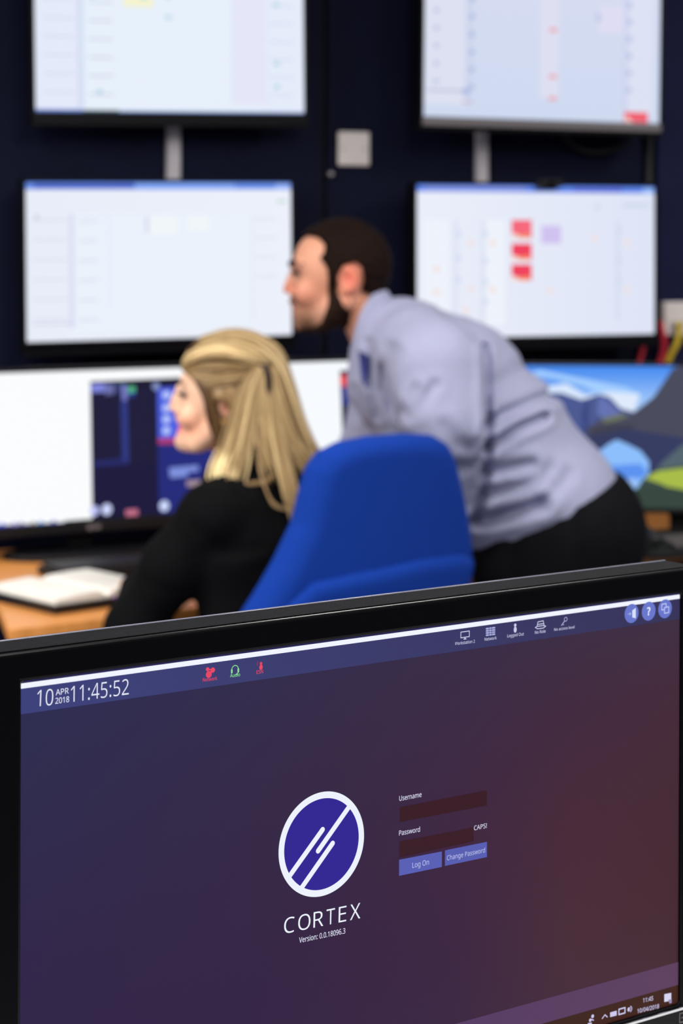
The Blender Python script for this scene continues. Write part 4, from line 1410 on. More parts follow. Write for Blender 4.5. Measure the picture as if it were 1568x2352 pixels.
for pts, amp, sig in (([(1112, 968), (1160, 945), (1225, 922), (1300, 912)], .010, .010),
                      ([(1112, 1020), (1150, 1000), (1190, 975), (1250, 955)], .015, .009),
                      ([(1112, 1078), (1160, 1068), (1215, 1060)], .010, .011),
                      ([(1115, 1130), (1190, 1115), (1260, 1070)], .004, .012),
                      ([(1095, 1200), (1130, 1190), (1180, 1172), (1235, 1150)], .016, .013),
                      ([(1235, 1150), (1300, 1085)], .005, .012),
                      ([(900, 800), (882, 850), (880, 895), (905, 940)], .008, .013),
                      ([(935, 945), (960, 915), (990, 872)], .007, .009),
                      ([(925, 930), (940, 905), (950, 880)], .006, .008),
                      ([(1114, 800), (1113, 900), (1110, 1010), (1106, 1120), (1090, 1200)], .014, .009),
                      ([(1020, 715), (1060, 722)], .004, .008),
                      ([(845, 790), (850, 870), (870, 960)], .006, .008),
                      ([(812, 900), (820, 960), (815, 985)], .005, .009),
                      ([(836, 818), (846, 855), (852, 890)], .004, .007),
                      ([(1130, 880), (1200, 850), (1270, 850)], .004, .014),
                      ([(1010, 960), (1040, 1000), (1070, 1010)], .005, .012),
                      ([(960, 1020), (1010, 1060), (1060, 1060)], .005, .012)):
    L = [at(x, y, 4.25)[[0, 2]] for x, y in pts]
    d = sd_line(L, xs[:, None], zs[None, :])
    fs.F += (amp * np.exp(-(d / sig) ** 2))[:, None, :].astype(np.float32)
    fs.F -= (amp * .45 * np.exp(-((d - 2.1 * sig) / sig) ** 2))[:, None, :].astype(np.float32)
# opening for the neck
fs.cone(at(806, 676, MY), at(856, 760, MY), .056, .050, .010, None, 'sub')
shirt = attach(fs.mesh('shirt', M['shirt'], None, smooth_it=3), man)
# collar: a folded band around the neck
fc = Field(axis(-.04, .16, .0034), axis(4.24, 4.52, .0045), axis(1.15, 1.39, .0034))
x, y, z = fc.grid((slice(None),) * 3)
a0, b0 = at(818, 690, MY), at(876, 800, MY)
t_ = np.clip(((x - a0[0]) * (b0 - a0)[0] + (z - a0[2]) * (b0 - a0)[2]) / ((b0 - a0)[0] ** 2 + (b0 - a0)[2] ** 2), -.5, 1.3)
dn = np.sqrt((x - a0[0] - t_ * (b0 - a0)[0]) ** 2 + (y - MY) ** 2 + (z - a0[2] - t_ * (b0 - a0)[2]) ** 2)
band = np.abs(dn - (.0625 + .010 * t_)) - .0042
cp = [at(x_, y_, MY - .06)[[0, 2]] for x_, y_ in [(888, 652), (866, 664), (842, 690), (824, 722), (812, 765), (804, 808), (826, 822), (850, 814), (862, 780), (884, 735), (915, 705), (925, 668)]]
d2 = sd_poly(cp, fc.a[0][:, None], fc.a[2][None, :])[:, None, :]
fc.F = smax(band, np.broadcast_to(d2, band.shape), .004).astype(np.float32)
o = attach(fc.mesh('collar', M['shirt'], None, smooth_it=1), man)
# small dark blue patch laid on the shirt below the collar
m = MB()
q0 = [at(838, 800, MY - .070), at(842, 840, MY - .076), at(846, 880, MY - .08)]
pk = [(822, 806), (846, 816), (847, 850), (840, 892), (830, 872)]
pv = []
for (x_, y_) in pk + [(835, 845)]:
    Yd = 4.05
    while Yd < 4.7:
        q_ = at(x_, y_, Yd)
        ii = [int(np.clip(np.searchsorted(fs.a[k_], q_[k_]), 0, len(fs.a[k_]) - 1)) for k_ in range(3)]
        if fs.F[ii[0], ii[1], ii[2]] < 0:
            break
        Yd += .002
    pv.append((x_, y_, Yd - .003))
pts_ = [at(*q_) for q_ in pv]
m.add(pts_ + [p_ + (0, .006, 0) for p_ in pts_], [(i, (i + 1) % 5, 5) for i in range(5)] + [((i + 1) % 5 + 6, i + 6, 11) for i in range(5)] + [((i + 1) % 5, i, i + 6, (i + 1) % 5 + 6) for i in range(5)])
attach(m.build('navy_patch', M['shirt_navy'], None, smooth=False), man)
# trousers
ft = Field(axis(.22, .66, .009), axis(4.12, 4.64, .010), axis(.05, 1.02, .009))
ft.cone(at(1230, 1160, MY), at(1300, 1215, MY), .125, .150, .05, NQ)
ft.cone(at(1186, 1290, MY), at(1200, 1380, MY), .10, .09, .05, NQ)
ft.cone(at(1300, 1215, MY), at(1298, 1290, MY), .150, .145, .05, NQ)
ft.ell(at(1345, 1225, MY), (.102, .17, .115), .05)
for sg in (-1, 1):
    hp = at(1285, 1265, MY) + np.array([0, sg * .085, 0])
    kn = np.array([.455, MY + sg * .11, .48])
    an = np.array([.50, MY + sg * .12, .10])
    ft.chain([hp, kn, an], [.108, .082, .070], .03)
cut = [at(x_, y_, MY)[[0, 2]] for x_, y_ in [(300, 1250), (1060, 1245), (1180, 1205), (1290, 1140), (1400, 1092), (1700, 960), (1700, 3000), (300, 3000)]]
d2 = sd_poly(cut, ft.a[0][:, None], ft.a[2][None, :])[:, None, :]
ft.F = smax(ft.F, np.broadcast_to(d2, ft.F.shape), .006).astype(np.float32)
for pts, amp, sig in (([(1180, 1230), (1170, 1330)], .006, .012), ([(1300, 1180), (1330, 1330)], .005, .014), ([(1400, 1190), (1410, 1290)], .004, .012)):
    L = [at(x_, y_, 4.25)[[0, 2]] for x_, y_ in pts]
    d = sd_line(L, ft.a[0][:, None], ft.a[2][None, :])
    ft.F += (amp * np.exp(-(d / sig) ** 2))[:, None, :].astype(np.float32)
attach(ft.mesh('trousers', M['trouser'], None), man)


def shoe(an, d, root):
    d = np.array([d[0], d[1], 0.0]); d /= np.linalg.norm(d)
    a = np.array([an[0], an[1], 0.0])
    f2 = Field(*[axis(min(a[i], a[i] + d[i] * .22) - .08, max(a[i], a[i] + d[i] * .22) + .08, .006) for i in range(2)], axis(-.02, .16, .006))
    f2.cone(a - d * .03 + (0, 0, .045), a + d * .19 + (0, 0, .032), .044, .036, .02)
    f2.cone(a + (0, 0, .05), a + (0, 0, .10), .046, .042, .03)
    x, y, z = f2.grid((slice(None),) * 3)
    f2.F = smax(f2.F, np.broadcast_to(.001 - z, f2.F.shape), .004).astype(np.float32)
    attach(f2.mesh('shoe', M['shoe'], None), root)


for sg in (-1, 1):
    shoe((.50, MY + sg * .12), (-1, 0), man)

# ---------- the woman
WYD = 4.0
wx = lambda x, y, q=0: at(x, y, WYD) + np.array([0, q * WYD / F, 0])
hb0, hb1 = wx(375, 1120, -115), wx(680, 755, 115)
fw = Field(axis(-.75, .12, .011, [(hb0[0], hb1[0], .0031), (-.46, -.34, .0042)]),
           axis(3.75, 4.75, .011, [(WYD - .09, WYD + .09, .0034), (4.12, 4.36, .0048)]),
           axis(0.0, 1.30, .012, [(hb0[2], hb1[2], .0031), (.715, .80, .0038)]))
h = Head(fw, WYD)
h.ell((530, 886), (106, 86, 101), 4)
h.ell((478, 915), (62, 66, 92), 28)
h.ell((470, 985), (56, 54, 48), 24, 12)
h.ell((440, 1008), (34, 34, 30), 16)
h.cone((420, 1016), (424, 1018), 17, 17, 12)
h.cone((455, 1015, 34), (505, 975, 60), 20, 24, 22)
h.ell((440, 955, 42), (28, 24, 26), 16)                   # smiling cheek
h.cone((421, 872, 8), (432, 869, 42), 9, 11, 9)
h.cone((412, 888), (397, 926), 6, 7, 7)
h.cone((399, 928), (392.5, 938), 6.5, 5, 5)
h.ell((408, 943, 9), (11, 8, 7), 5)
h.ell((413, 922), (15, 11, 26), 8)
h.cone((410, 958), (413, 952), 8, 8, 8)
h.cone((414, 970, 0), (426, 968, 22), 6.5, 4.5, 4)
h.cone((416, 989, 0), (428, 982, 20), 7.5, 5, 4)
h.cone((409, 979, 0), (432, 973, 26), 2.2, 2, 3, 'sub')
h.ell((420, 904, 32), (14, 15, 12), 8, 0, 'sub')
h.ell((434, 905, 31), (13, 13.5, 13.5), 3)
h.ell((528, 925, 88), (22, 10, 31), 6, 12)
h.ell((525, 925, 98), (11, 8, 18), 4, 12, 'sub')
h.cone((535, 1000), (580, 1100), 46, 50, 22)
ws = np.array([.6, .8, 0])
tc = np.array([-.155, 4.0, 0])
fw.chain([wx(580, 1100), tc + (0, 0, .93), tc + (.01, 0, .75), tc + (.02, 0, .56)], [.05, .07, .058, .05], .05, (ws, .62))
shl = at(478, 1185, 3.875)
shr = tc + ws * .165 + (0, 0, .945)
ell_ = at(308, 1445, 3.94)
wl_ = np.array([-.405, 4.155, .757])
elr = np.array([-.10, 4.25, .80]); wr_ = np.array([-.24, 4.42, .757])
fw.chain([shl, ell_, wl_], [.045, .036, .024], .02)
fw.chain([shr, elr, wr_], [.045, .036, .024], .02)
hand(fw, wl_, (-.1, 1, -.05), (0, 0, 1), 1, .0072)
hand(fw, wr_, (-.25, .95, -.05), (0, 0, 1), -1, .0072)
fwd = np.array([-.574, .819, 0])
for sg in (-1, 1):
    hp = tc + (.02, 0, .575) + sg * .08 * np.array([.819, .574, 0])
    kn = hp + fwd * .40 + (0, 0, -.02)
    an = kn + fwd * -.02 + (0, 0, -.46)
    fw.chain([hp, kn, an], [.062, .045, .032], .03)
    fw.cone(an + (0, 0, -.04), an + fwd * .12 + (0, 0, -.05), .03, .026, .02)
SW = np.array(lin((246, 198, 166)))


def woman_tint(v):
    c = np.tile(SW, (len(v), 1))
    s_ = WYD / F
    for sg in (-1, 1):
        c = mixc(c, .6 * blob(fw, v, wx(445, 970, sg * 50), np.array([44, 44, 36]) * s_), (222, 132, 100))
        c = mixc(c, .8 * blob(fw, v, wx(434, 902, sg * 38), np.array([20, 18, 13]) * s_), (130, 84, 68))
        c = mixc(c, .8 * blob(fw, v, wx(528, 930, sg * 90), np.array([26, 26, 38]) * s_), (160, 80, 58))  # red ear, darkened: the hair's shade put into the skin colour
    c = mixc(c, 1.15 * blob(fw, v, wx(414, 983), np.array([11, 26, 13]) * s_), (228, 74, 104))
    c = mixc(c, .3 * blob(fw, v, wx(396, 938), np.array([14, 20, 14]) * s_), (226, 140, 112))
    return c


woman = empty('person', (tc[0], tc[1], 0))
tag(woman, 'smiling blonde woman in a black top, seated on the blue chair facing left', 'person')
attach(fw.mesh('body', M['skin'], None, woman_tint), woman)
for sg in (-1, 1):
    m = MB()
    m.tube([wx(412, 880, sg * 12), wx(414, 873, sg * 26), wx(424, 870, sg * 42), wx(440, 876, sg * 52)], [.0015, .0026, .0024, .0012], 8)
    attach(m.build('eyebrow', M['beard'], None, smooth=True), woman)
    f2 = Field(*[axis(c - .016, c + .016, .0016) for c in wx(431, 905, sg * 31)])
    f2.ell(wx(431.2, 905, sg * 31), [12.8 * WYD / F] * 3, .001)
    ecw = wx(420, 905, sg * 33)
    attach(f2.mesh('eye', M['eye'], None, lambda v: mixc(np.tile(np.array(lin((160, 140, 128))), (len(v), 1)), 1.5 * np.exp(-((v - ecw) ** 2).sum(1) / .0052 ** 2), (60, 70, 84))), woman)
    m = MB()
    m.tube([wx(416, 903, sg * 20), wx(412, 901, sg * 30), wx(419, 903, sg * 42), wx(436, 909, sg * 49)], [.0022, .0036, .0038, .0024], 6)
    attach(m.build('eyelash', M['hair_dark'], None, smooth=True), woman)

# black top
fk = Field(axis(-.46, .06, .0068), axis(3.76, 4.46, .0075), axis(.52, 1.04, .0068))
SQ = (ws, .62)
fk.cone(wx(572, 1098), tc + (.0, 0, .955), .058, .075, .04, SQ)
fk.chain([tc + (.0, 0, .955), tc + (.005, 0, .86), tc + (.01, 0, .74), tc + (.02, 0, .60)], [.085, .102, .086, .10], .05, SQ)
fk.ell(tc + fwd * .06 + (-.01, -.04, .87), (.065, .075, .07), .06)
_bf = fk.F.copy()
fk.F[:] = D_MAX
fk.chain([wx(562, 1150, -40), shl + (0.006, .01, -.003), at(400, 1300, 3.905), ell_, wl_ + (.0, -.03, .005)], [.048, .056, .055, .050, .033], .04)
fk.chain([wx(600, 1125, 30), shr, elr, wr_ + (.04, -.01, .005)], [.058, .058, .048, .031], .04)
fk.F = smin(_bf, fk.F, .014).astype(np.float32)
fk.cone(wx(548, 1030), wx(580, 1096), .046, .044, .008, None, 'sub')
for pts, amp, sig in (([(455, 1200), (520, 1260), (600, 1250)], .004, .012), ([(340, 1330), (390, 1350)], .004, .01), ([(600, 1300), (680, 1240)], .004, .012)):
    L = [at(x_, y_, 3.9)[[0, 2]] for x_, y_ in pts]
    d = sd_line(L, fk.a[0][:, None], fk.a[2][None, :])
    fk.F += (amp * np.exp(-(d / sig) ** 2))[:, None, :].astype(np.float32)
attach(fk.mesh('top', M['knit'], None, smooth_it=2), woman)
fl = Field(axis(-.60, .10, .012), axis(3.80, 4.70, .012), axis(.03, .68, .012))
for sg in (-1, 1):
    hp = tc + (.02, 0, .585) + sg * .08 * np.array([.819, .574, 0])
    kn = hp + fwd * .40 + (0, 0, -.01)
    an = kn + fwd * -.02 + (0, 0, -.45)
    fl.chain([hp, kn, an], [.092, .066, .05], .03)
    shoe(an, fwd, woman)
fl.cone(tc + (.02, 0, .60), tc + (.02, 0, .62), .10, .10, .04, SQ)
attach(fl.mesh('trousers', M['trouser'], None), woman)

# blonde hair: a close cap over the skull plus many loose locks in one mesh
sl = fw.sl(hb0 - .03, hb1 + .03)
hp_ = [(300, 740), (412, 800), (418, 842), (440, 846), (462, 868), (470, 905), (478, 960), (498, 1000), (520, 1040), (640, 1080), (760, 1000), (760, 740)]
g = shell_from(fw, sl, .0100, hp_, WYD, .010, lambda b, G: b)
g.cone(wx(594, 885), wx(636, 1010), .052, .040, .03, ((0, 1, 0), .75))
g.cone(wx(568, 838), wx(614, 872), .038, .038, .03, ((0, 1, 0), .75))
for ax_ in range(3):                       # keep the cap closed inside its grid
    for e_ in (0, -1):
        ix = [slice(None)] * 3
        ix[ax_] = e_
        g.F[tuple(ix)] = D_MAX


def hair_tint(v):
    n = .5 + .5 * np.sin(v[:, 0] * 420 + v[:, 2] * 60 + v[:, 1] * 130) * np.sin(v[:, 0] * 150 + 1.3)
    a, b = np.array(lin((104, 76, 42))), np.array(lin((150, 116, 68)))
    return a + (b - a) * n[:, None]


for sg in (-1, 1):
    g.ell(wx(512, 936, sg * 100), [19 * WYD / F, 20 * WYD / F, 25 * WYD / F], .006, 0, 'sub')
cap = attach(g.mesh('hair', M['hair_blonde'], None, hair_tint), woman)
rng = random.Random(7)
V, FF, CC = [], [], []


def lock(pts, r, col, n=6):
    m = MB()
    pts = catmull(pts, 6)
    L = len(pts)
    rs = [r * (.45 + .55 * min(1, 4 * i / L)) * (1 if i < L * .7 else max(.12, 1 - (i - L * .7) / (L * .3) * .9)) for i in range(L)]
    m.tube(pts, rs, n)
    o = len(V)
    V.extend(m.v)
    FF.extend([tuple(o + i for i in f) for f in m.f])
    CC.extend([col] * len(m.v))


def tone(t):
    a, b = np.array((92, 64, 32)), np.array((240, 212, 158))
    return lin(tuple(np.clip(a + (b - a) * t, 20, 250)))


def bunch(g0, g1, n, r=(2.5, 5.5), jit=5, t=(.2, .9), dq=4):
    """locks spread between two guide lines"""
    n = int(n * 2.2)
    p0 = rng.uniform(0, 6.28)
    for i in range(n):
        u = rng.random()
        ph, am, du = rng.uniform(0, 6.28), rng.uniform(0, .10), rng.gauss(0, .10)
        pts = []
        jx, jy, jq = rng.gauss(0, jit), rng.gauss(0, jit), rng.gauss(0, dq)
        m_ = len(g0) - 1
        end = rng.uniform(.82, 1.04)
        for k in range(m_ + 1):
            kk_ = min(k * end, m_ - 1e-6)
            i0, fr = int(kk_), kk_ - int(kk_)
            a = [g0[i0][c] * (1 - fr) + g0[i0 + 1][c] * fr for c in range(3)]
            b = [g1[i0][c] * (1 - fr) + g1[i0 + 1][c] * fr for c in range(3)]
            f_ = .3 + k / m_
            w = min(1.08, max(-.08, u + du * k / m_ + am * math.sin(ph + 2.6 * k / m_)))
            pts.append(wx(a[0] + (b[0] - a[0]) * w + jx * f_, a[1] + (b[1] - a[1]) * w + jy * f_, a[2] + (b[2] - a[2]) * w + jq))
        lock(pts, rng.uniform(r[0] * .55, r[1] * .62) * WYD / F, tone(t[0] + (t[1] - t[0]) * (.5 + .36 * math.sin(u * 17 + p0) + rng.uniform(-.28, .28))))


# swept back from the forehead to the clip (near side, then far side)
for sg in (1, -1):
    Q = lambda L: [(x_, y_, q_ * sg) for x_, y_, q_ in L]
    bunch(Q([(424, 822, -20), (452, 790, -32), (510, 772, -40), (575, 782, -58), (630, 822, -76)]),
          Q([(420, 838, -42), (450, 822, -68), (500, 812, -90), (560, 818, -98), (618, 832, -97)]), 90, (2.5, 5), 3, (.35, .95), 2)
    bunch(Q([(420, 842, -44), (450, 838, -74), (495, 830, -94), (550, 835, -101), (600, 838, -101)]),
          Q([(424, 846, -46), (455, 866, -80), (490, 880, -96), (540, 872, -103), (590, 850, -103)]), 40, (2.5, 4.5), 3, (.15, .6), 2)
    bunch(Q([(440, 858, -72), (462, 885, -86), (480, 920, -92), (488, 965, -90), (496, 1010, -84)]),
          Q([(466, 872, -86), (484, 892, -94), (496, 935, -96), (512, 990, -95), (526, 1040, -92)]), 22, (2.5, 5), 3, (-.35, .15), 2)  # dark tones paint the shade between the locks by the ear
    bunch(Q([(590, 836, -98), (560, 880, -104), (540, 950, -106), (522, 1020, -106), (500, 1088, -116)]),
          Q([(612, 838, -98), (592, 900, -108), (580, 980, -112), (566, 1050, -122), (545, 1116, -132)]), 80, (3, 6), 5, (.35, 1), 4)
    bunch(Q([(606, 838, -98), (605, 900, -107), (604, 960, -110), (612, 1020, -114), (640, 1095, -122)]),
          Q([(636, 842, -88), (650, 900, -92), (664, 960, -92), (690, 1020, -84), (735, 1070, -72)]), 90, (3, 6), 5, (.2, .75), 4)
    bunch(Q([(620, 840, -96), (622, 930, -108), (634, 1020, -120), (655, 1100, -134), (674, 1190, -140)]),
          Q([(632, 842, -92), (642, 930, -104), (658, 1020, -116), (680, 1100, -128), (690, 1184, -134)]), 44, (2.5, 5), 2, (.4, .95), 3)
bunch([(462, 774, 0), (530, 758, 0), (592, 770, 0), (642, 808, 0), (666, 875, 0), (690, 960, 0), (715, 1020, 0), (742, 1062, 0)],
      [(455, 792, -36), (515, 774, -44), (575, 784, -60), (630, 822, -70), (655, 885, -74), (680, 965, -70), (704, 1030, -62), (735, 1085, -56)], 60, (3, 6), 4, (.3, .85), 14)
bunch([(462, 776, 0), (530, 760, 0), (592, 772, 0), (642, 812, 0), (664, 880, 0), (684, 960, 0), (705, 1025, 0), (735, 1070, 0)],
      [(455, 792, 36), (515, 774, 44), (575, 784, 60), (630, 822, 70), (655, 885, 74), (680, 965, 70), (704, 1030, 62), (735, 1085, 56)], 60, (3, 6), 4, (.3, .85), 14)
for k in range(3):
    lock([wx(598 + k * 2, 960, -114), wx(597 + k * 2, 1040, -124), wx(610 + k, 1095, -138), wx(632, 1135 + k * 3, -150), wx(664, 1150 + k * 2, -150)], 2.6 * WYD / F, tone(.35))
    lock([wx(640, 1060, -124), wx(620, 1085 + k * 3, -134), wx(575, 1094 + k * 2, -134), wx(545, 1098, -130)], 2.2 * WYD / F, tone(.3))
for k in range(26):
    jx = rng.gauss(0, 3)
    lock([wx(598 + jx, 832, -101), wx(613 + jx, 834, -107), wx(621 + jx, 860, -109), wx(622 + jx, 890 + rng.uniform(-10, 20), -109)], 2.6 * WYD / F, tone(-.35))  # dark locks: shade of the gap in the fall put into colour
    jx = rng.gauss(0, 5)
    lock([wx(440 + jx, 808 + jx, -46), wx(456 + jx, 797 + jx, -50), wx(476 + jx, 790 + jx, -54)], 2.4 * WYD / F, tone(-.1))
bunch([(505, 1020, -104), (496, 1050, -112), (492, 1080, -118), (500, 1092, -120)], [(548, 1030, -118), (546, 1060, -124), (545, 1090, -128), (525, 1106, -130)], 22, (3, 5), 3, (.9, 1.2), 2)
me = bpy.data.meshes.new('loose_locks')
me.from_pydata(V, [], FF)
me.update()
ca_ = me.color_attributes.new('tint', 'FLOAT_COLOR', 'POINT')
ca_.data.foreach_set('color', [x_ for c_ in CC for x_ in (*c_[:3], 1.0)])
me.polygons.foreach_set('use_smooth', [True] * len(FF))
me.materials.append(M['hair_blonde'])
o = bpy.data.objects.new('loose_locks', me)
C.objects.link(o)
o.parent = cap

# ------------------------------------------------------------------ the monitor in the foreground
FG = Pose(.0292, 1.3665, -.4060, 35.52, .28, .07)
fw_, fh_ = .531, .2987
fg = empty('computer_monitor')
fg.matrix_world = FG.matrix()
tag(fg, 'large black monitor in the foreground showing a purple log-on screen with a round logo', 'monitor')
housing(fg, fw_, fh_, .0165, .0165, .0178, .0175, .030, M['gloss_black'], .003, bevel=.0022)
m = MB()
m.box(-fw_ / 2 - .0135, fw_ / 2 + .0135, -.0002, .0285, fh_ / 2 + .0179, fh_ / 2 + .0186)
m.build('top_cover', M['dust_black'], fg, bevel=.0003)
m = MB()
m.tube([(-fw_ / 2 - .013, .0287, fh_ / 2 + .0181), (fw_ / 2 + .013, .0287, fh_ / 2 + .0181)], .0011, 12)
m.build('rear_glint', M['edge_glint'], fg, smooth=True)  # added grey tube in place of a highlight along the rear edge
m = MB()
m.box(-fw_ / 2 + .02, fw_ / 2 + .012, -.0042, -.0031, -fh_ / 2 - .0042, -fh_ / 2 - .0018)
m.build('lower_glint', M['metal'], fg, bevel=.0005)  # added bright strip standing in for a reflection on the bezel
m = MB()
m.box(.20, .28, .0305, .031, 0, .01)
disp = Pix(FG)


def fg_bg(u, v):
    g_ = [  # rows bottom -> top
        [(42, 24, 60), (44, 24, 64), (46, 26, 64), (52, 28, 62), (66, 36, 52), (66, 36, 46)],
        [(44, 28, 68), (46, 28, 66), (50, 28, 64), (56, 30, 62), (70, 38, 52), (68, 37, 46)],
        [(46, 34, 72), (48, 34, 68), (52, 34, 66), (60, 34, 62), (70, 38, 54), (68, 38, 50)],
        [(44, 40, 76), (48, 38, 72), (52, 38, 68), (58, 38, 66), (64, 38, 60), (68, 40, 56)],
        [(42, 42, 80), (46, 42, 78), (50, 42, 74), (54, 42, 70), (58, 44, 68), (60, 46, 68)]]
    X_, Y_ = u * 5, v * 4
    i, j = min(int(X_), 4), min(int(Y_), 3)
    a, b = X_ - i, Y_ - j
    return tuple(g_[j][i][k] * (1 - a) * (1 - b) + g_[j][i + 1][k] * a * (1 - b) + g_[j + 1][i][k] * (1 - a) * b + g_[j + 1][i + 1][k] * a * b for k in range(3))


backdrop(disp, fw_, fh_, fg_bg, 20, 12)
scr = disp.build('display', fg)
W2, H2 = fw_ / 2, fh_ / 2


def zof(px, py):
    return FG.loc(px, py)[1]


def band(s, z0, z1, cl, cr, n=10):
    for i in range(n):
        a, b = i / n, (i + 1) / n
        c = lambda t: lin(tuple(cl[k] + (cr[k] - cl[k]) * t for k in range(3)))
        s.poly([(-W2 + fw_ * a, z0), (-W2 + fw_ * b, z0), (-W2 + fw_ * b, z1), (-W2 + fw_ * a, z1)], [c(a), c(b), c(b), c(a)], .00002)


s = Pix(FG, -.0001)
zb_ = (zof(47, 1639.6) + zof(1559, 1423)) / 2
band(s, zb_, H2 - .0002, (60, 64, 122), (54, 50, 88))
zl = H2 - .0012
s.poly([(-W2, H2), (W2, H2), (W2, zl), (-W2, zl)], lin((40, 36, 84)), .00003)
s.poly([(-W2 + .0005, zl), (W2, zl), (W2, zl - .0031), (-W2 + .0003, zl - .0031)], lin((240, 244, 254)), .00004)
s.build('header_bar', scr)
s = Pix(FG, -.0002)
s.text('10', (84, 1623), (121, 1619.5), 37, (232, 234, 250), -.007)
s.text('APR', (127.5, 1597), (157.5, 1592.5), 13.5, (226, 228, 248), .006)
s.text('2018', (126.5, 1616.5), (158.5, 1612), 13.5, (226, 228, 248), .006)
s.text('11:45:52', (162, 1613), (295, 1595), 36, (232, 234, 250), -.007)
s.build('clock_readout', scr)

RED, GRN, WHT = (232, 70, 100), (140, 226, 150), (204, 206, 236)
LW = .00055
s = Pix(FG, -.0002)
LO = lambda x, y: np.array(FG.loc(x, y))
# red network symbol
for (x_, y_, r_) in ((479, 1549, .0021), (488, 1539, .0016), (476, 1537, .0012)):
    a = LO(x_, y_); s.disc(a[0], a[1], r_, r_, RED)
s.line([LO(479, 1549), LO(488, 1539), LO(476, 1537), LO(479, 1549)], .0008, RED)
s.text('Network', (465, 1565.5), (498, 1561.5), 8, RED, .004)
# headset
a = LO(539, 1537)
s.ring(a[0], a[1], .0021, .0026, GRN, 24, 0, math.pi)
for dx in (-.0024, .0024):
    s.bar(a + (dx, -.0002), a + (dx, -.0018), .0012, GRN)
s.line([a + (.0024, -.002), a + (.0015, -.0033), a + (.0004, -.0033)], .0005, GRN)
s.text('Audio', (527.5, 1555.7), (550.5, 1552.8), 8, GRN, .004)
# radio user
a = LO(598.5, 1530)
s.disc(a[0], a[1] - .0006, .0013, .0017, RED)
s.disc(a[0], a[1] + .0018, .0009, .0009, RED)
for k in range(2):
    s.ring(a[0] - .001, a[1] + .0018, .0012 + k * .0008, .0015 + k * .0008, (150, 50, 84), 8, 2.2, 3.9)
s.text('ESN', (588, 1548), (603, 1546), 8.5, RED, .004)
s.build('status_icons', scr)

s = Pix(FG, -.0002)
# workstation
p1, p2, p3, p4 = LO(1057.5, 1452), LO(1077, 1449), LO(1077, 1462), LO(1057.5, 1465)
s.line([p1, p2, p3, p4, p1], LW, WHT)
s.poly([LO(1063, 1469), LO(1071, 1468), LO(1067, 1464)], lin(WHT))
s.text('Workstation 2', (1044, 1481.8), (1089.5, 1476), 7, WHT, .004)
# server racks
for k in range(4):
    p1, p2 = LO(1116, 1444 + k * 5), LO(1135, 1441.5 + k * 5)
    s.bar(p1, p2, .0011, (168, 172, 222))
s.line([LO(1128, 1441), LO(1128.5, 1460)], .0004, (60, 58, 110))
s.line([LO(1122, 1441.5), LO(1122.3, 1461)], .0004, (60, 58, 110))
s.text('Network', (1111.6, 1471.8), (1139.5, 1468), 7, WHT, .004)
a = LO(1182, 1446); s.disc(a[0], a[1], .0013, .0021, WHT); s.disc(a[0], a[1] + .0031, .0011, .0011, WHT)
s.text('Logged Out', (1163.7, 1464), (1201.8, 1459), 7, WHT, .004)
# hat
s.line([LO(1228, 1441), LO(1233, 1444), LO(1246, 1442.5), LO(1252, 1438), LO(1247, 1436.5), LO(1232, 1438.5), LO(1228, 1441)], LW, WHT)
s.line([LO(1232, 1438), LO(1234, 1428), LO(1240, 1427), LO(1246, 1425.5), LO(1248, 1436)], LW, WHT)
s.line([LO(1233, 1434), LO(1247, 1432)], LW, WHT)
s.text('No Role', (1226.8, 1455.9), (1251.4, 1452.6), 7, WHT, .004)
# key
a = LO(1297.5, 1422)
s.ring(a[0], a[1], .0011, .0016, (170, 172, 214), 20)
s.line([LO(1295, 1426), LO(1288, 1436)], .0007, (170, 172, 214))
s.line([LO(1290, 1433), LO(1293, 1435)], .0005, (170, 172, 214))
s.text('No access level', (1271, 1449), (1317.7, 1442.8), 6.5, WHT, .004)
s.build('toolbar_icons', scr)
# three round buttons
s = Pix(FG, -.0002)
BL = (104, 118, 204)
for (x_, y_) in ((1449.5, 1409), (1488.7, 1403.7), (1526.3, 1398.2)):
    a = LO(x_, y_); s.disc(a[0], a[1], .0068, .0068, BL, 40)
s.poly([LO(1451, 1402), LO(1459, 1396), LO(1459, 1420), LO(1451, 1418)], lin((214, 224, 252)))
s.line([LO(1441, 1410.5), LO(1448, 1409.5)], .0004, (180, 190, 240))
s.line([LO(1445, 1406.5), LO(1448, 1409.5), LO(1445.5, 1413.5)], .0004, (180, 190, 240))
s.text('?', (1484.5, 1413), (1492.5, 1412), 19, (226, 232, 255), .03)
for dx, dy in ((-3.5, -4), (2.5, 3.5)):
    q = [LO(1527 + dx - 5, 1398 + dy - 6), LO(1527 + dx + 5, 1397 + dy - 7), LO(1527 + dx + 5, 1397 + dy + 6), LO(1527 + dx - 5, 1398 + dy + 7)]
    s.poly(q, lin(BL))
    s.line(q + [q[0]], .0007, (196, 204, 248))
s.build('round_buttons', scr)

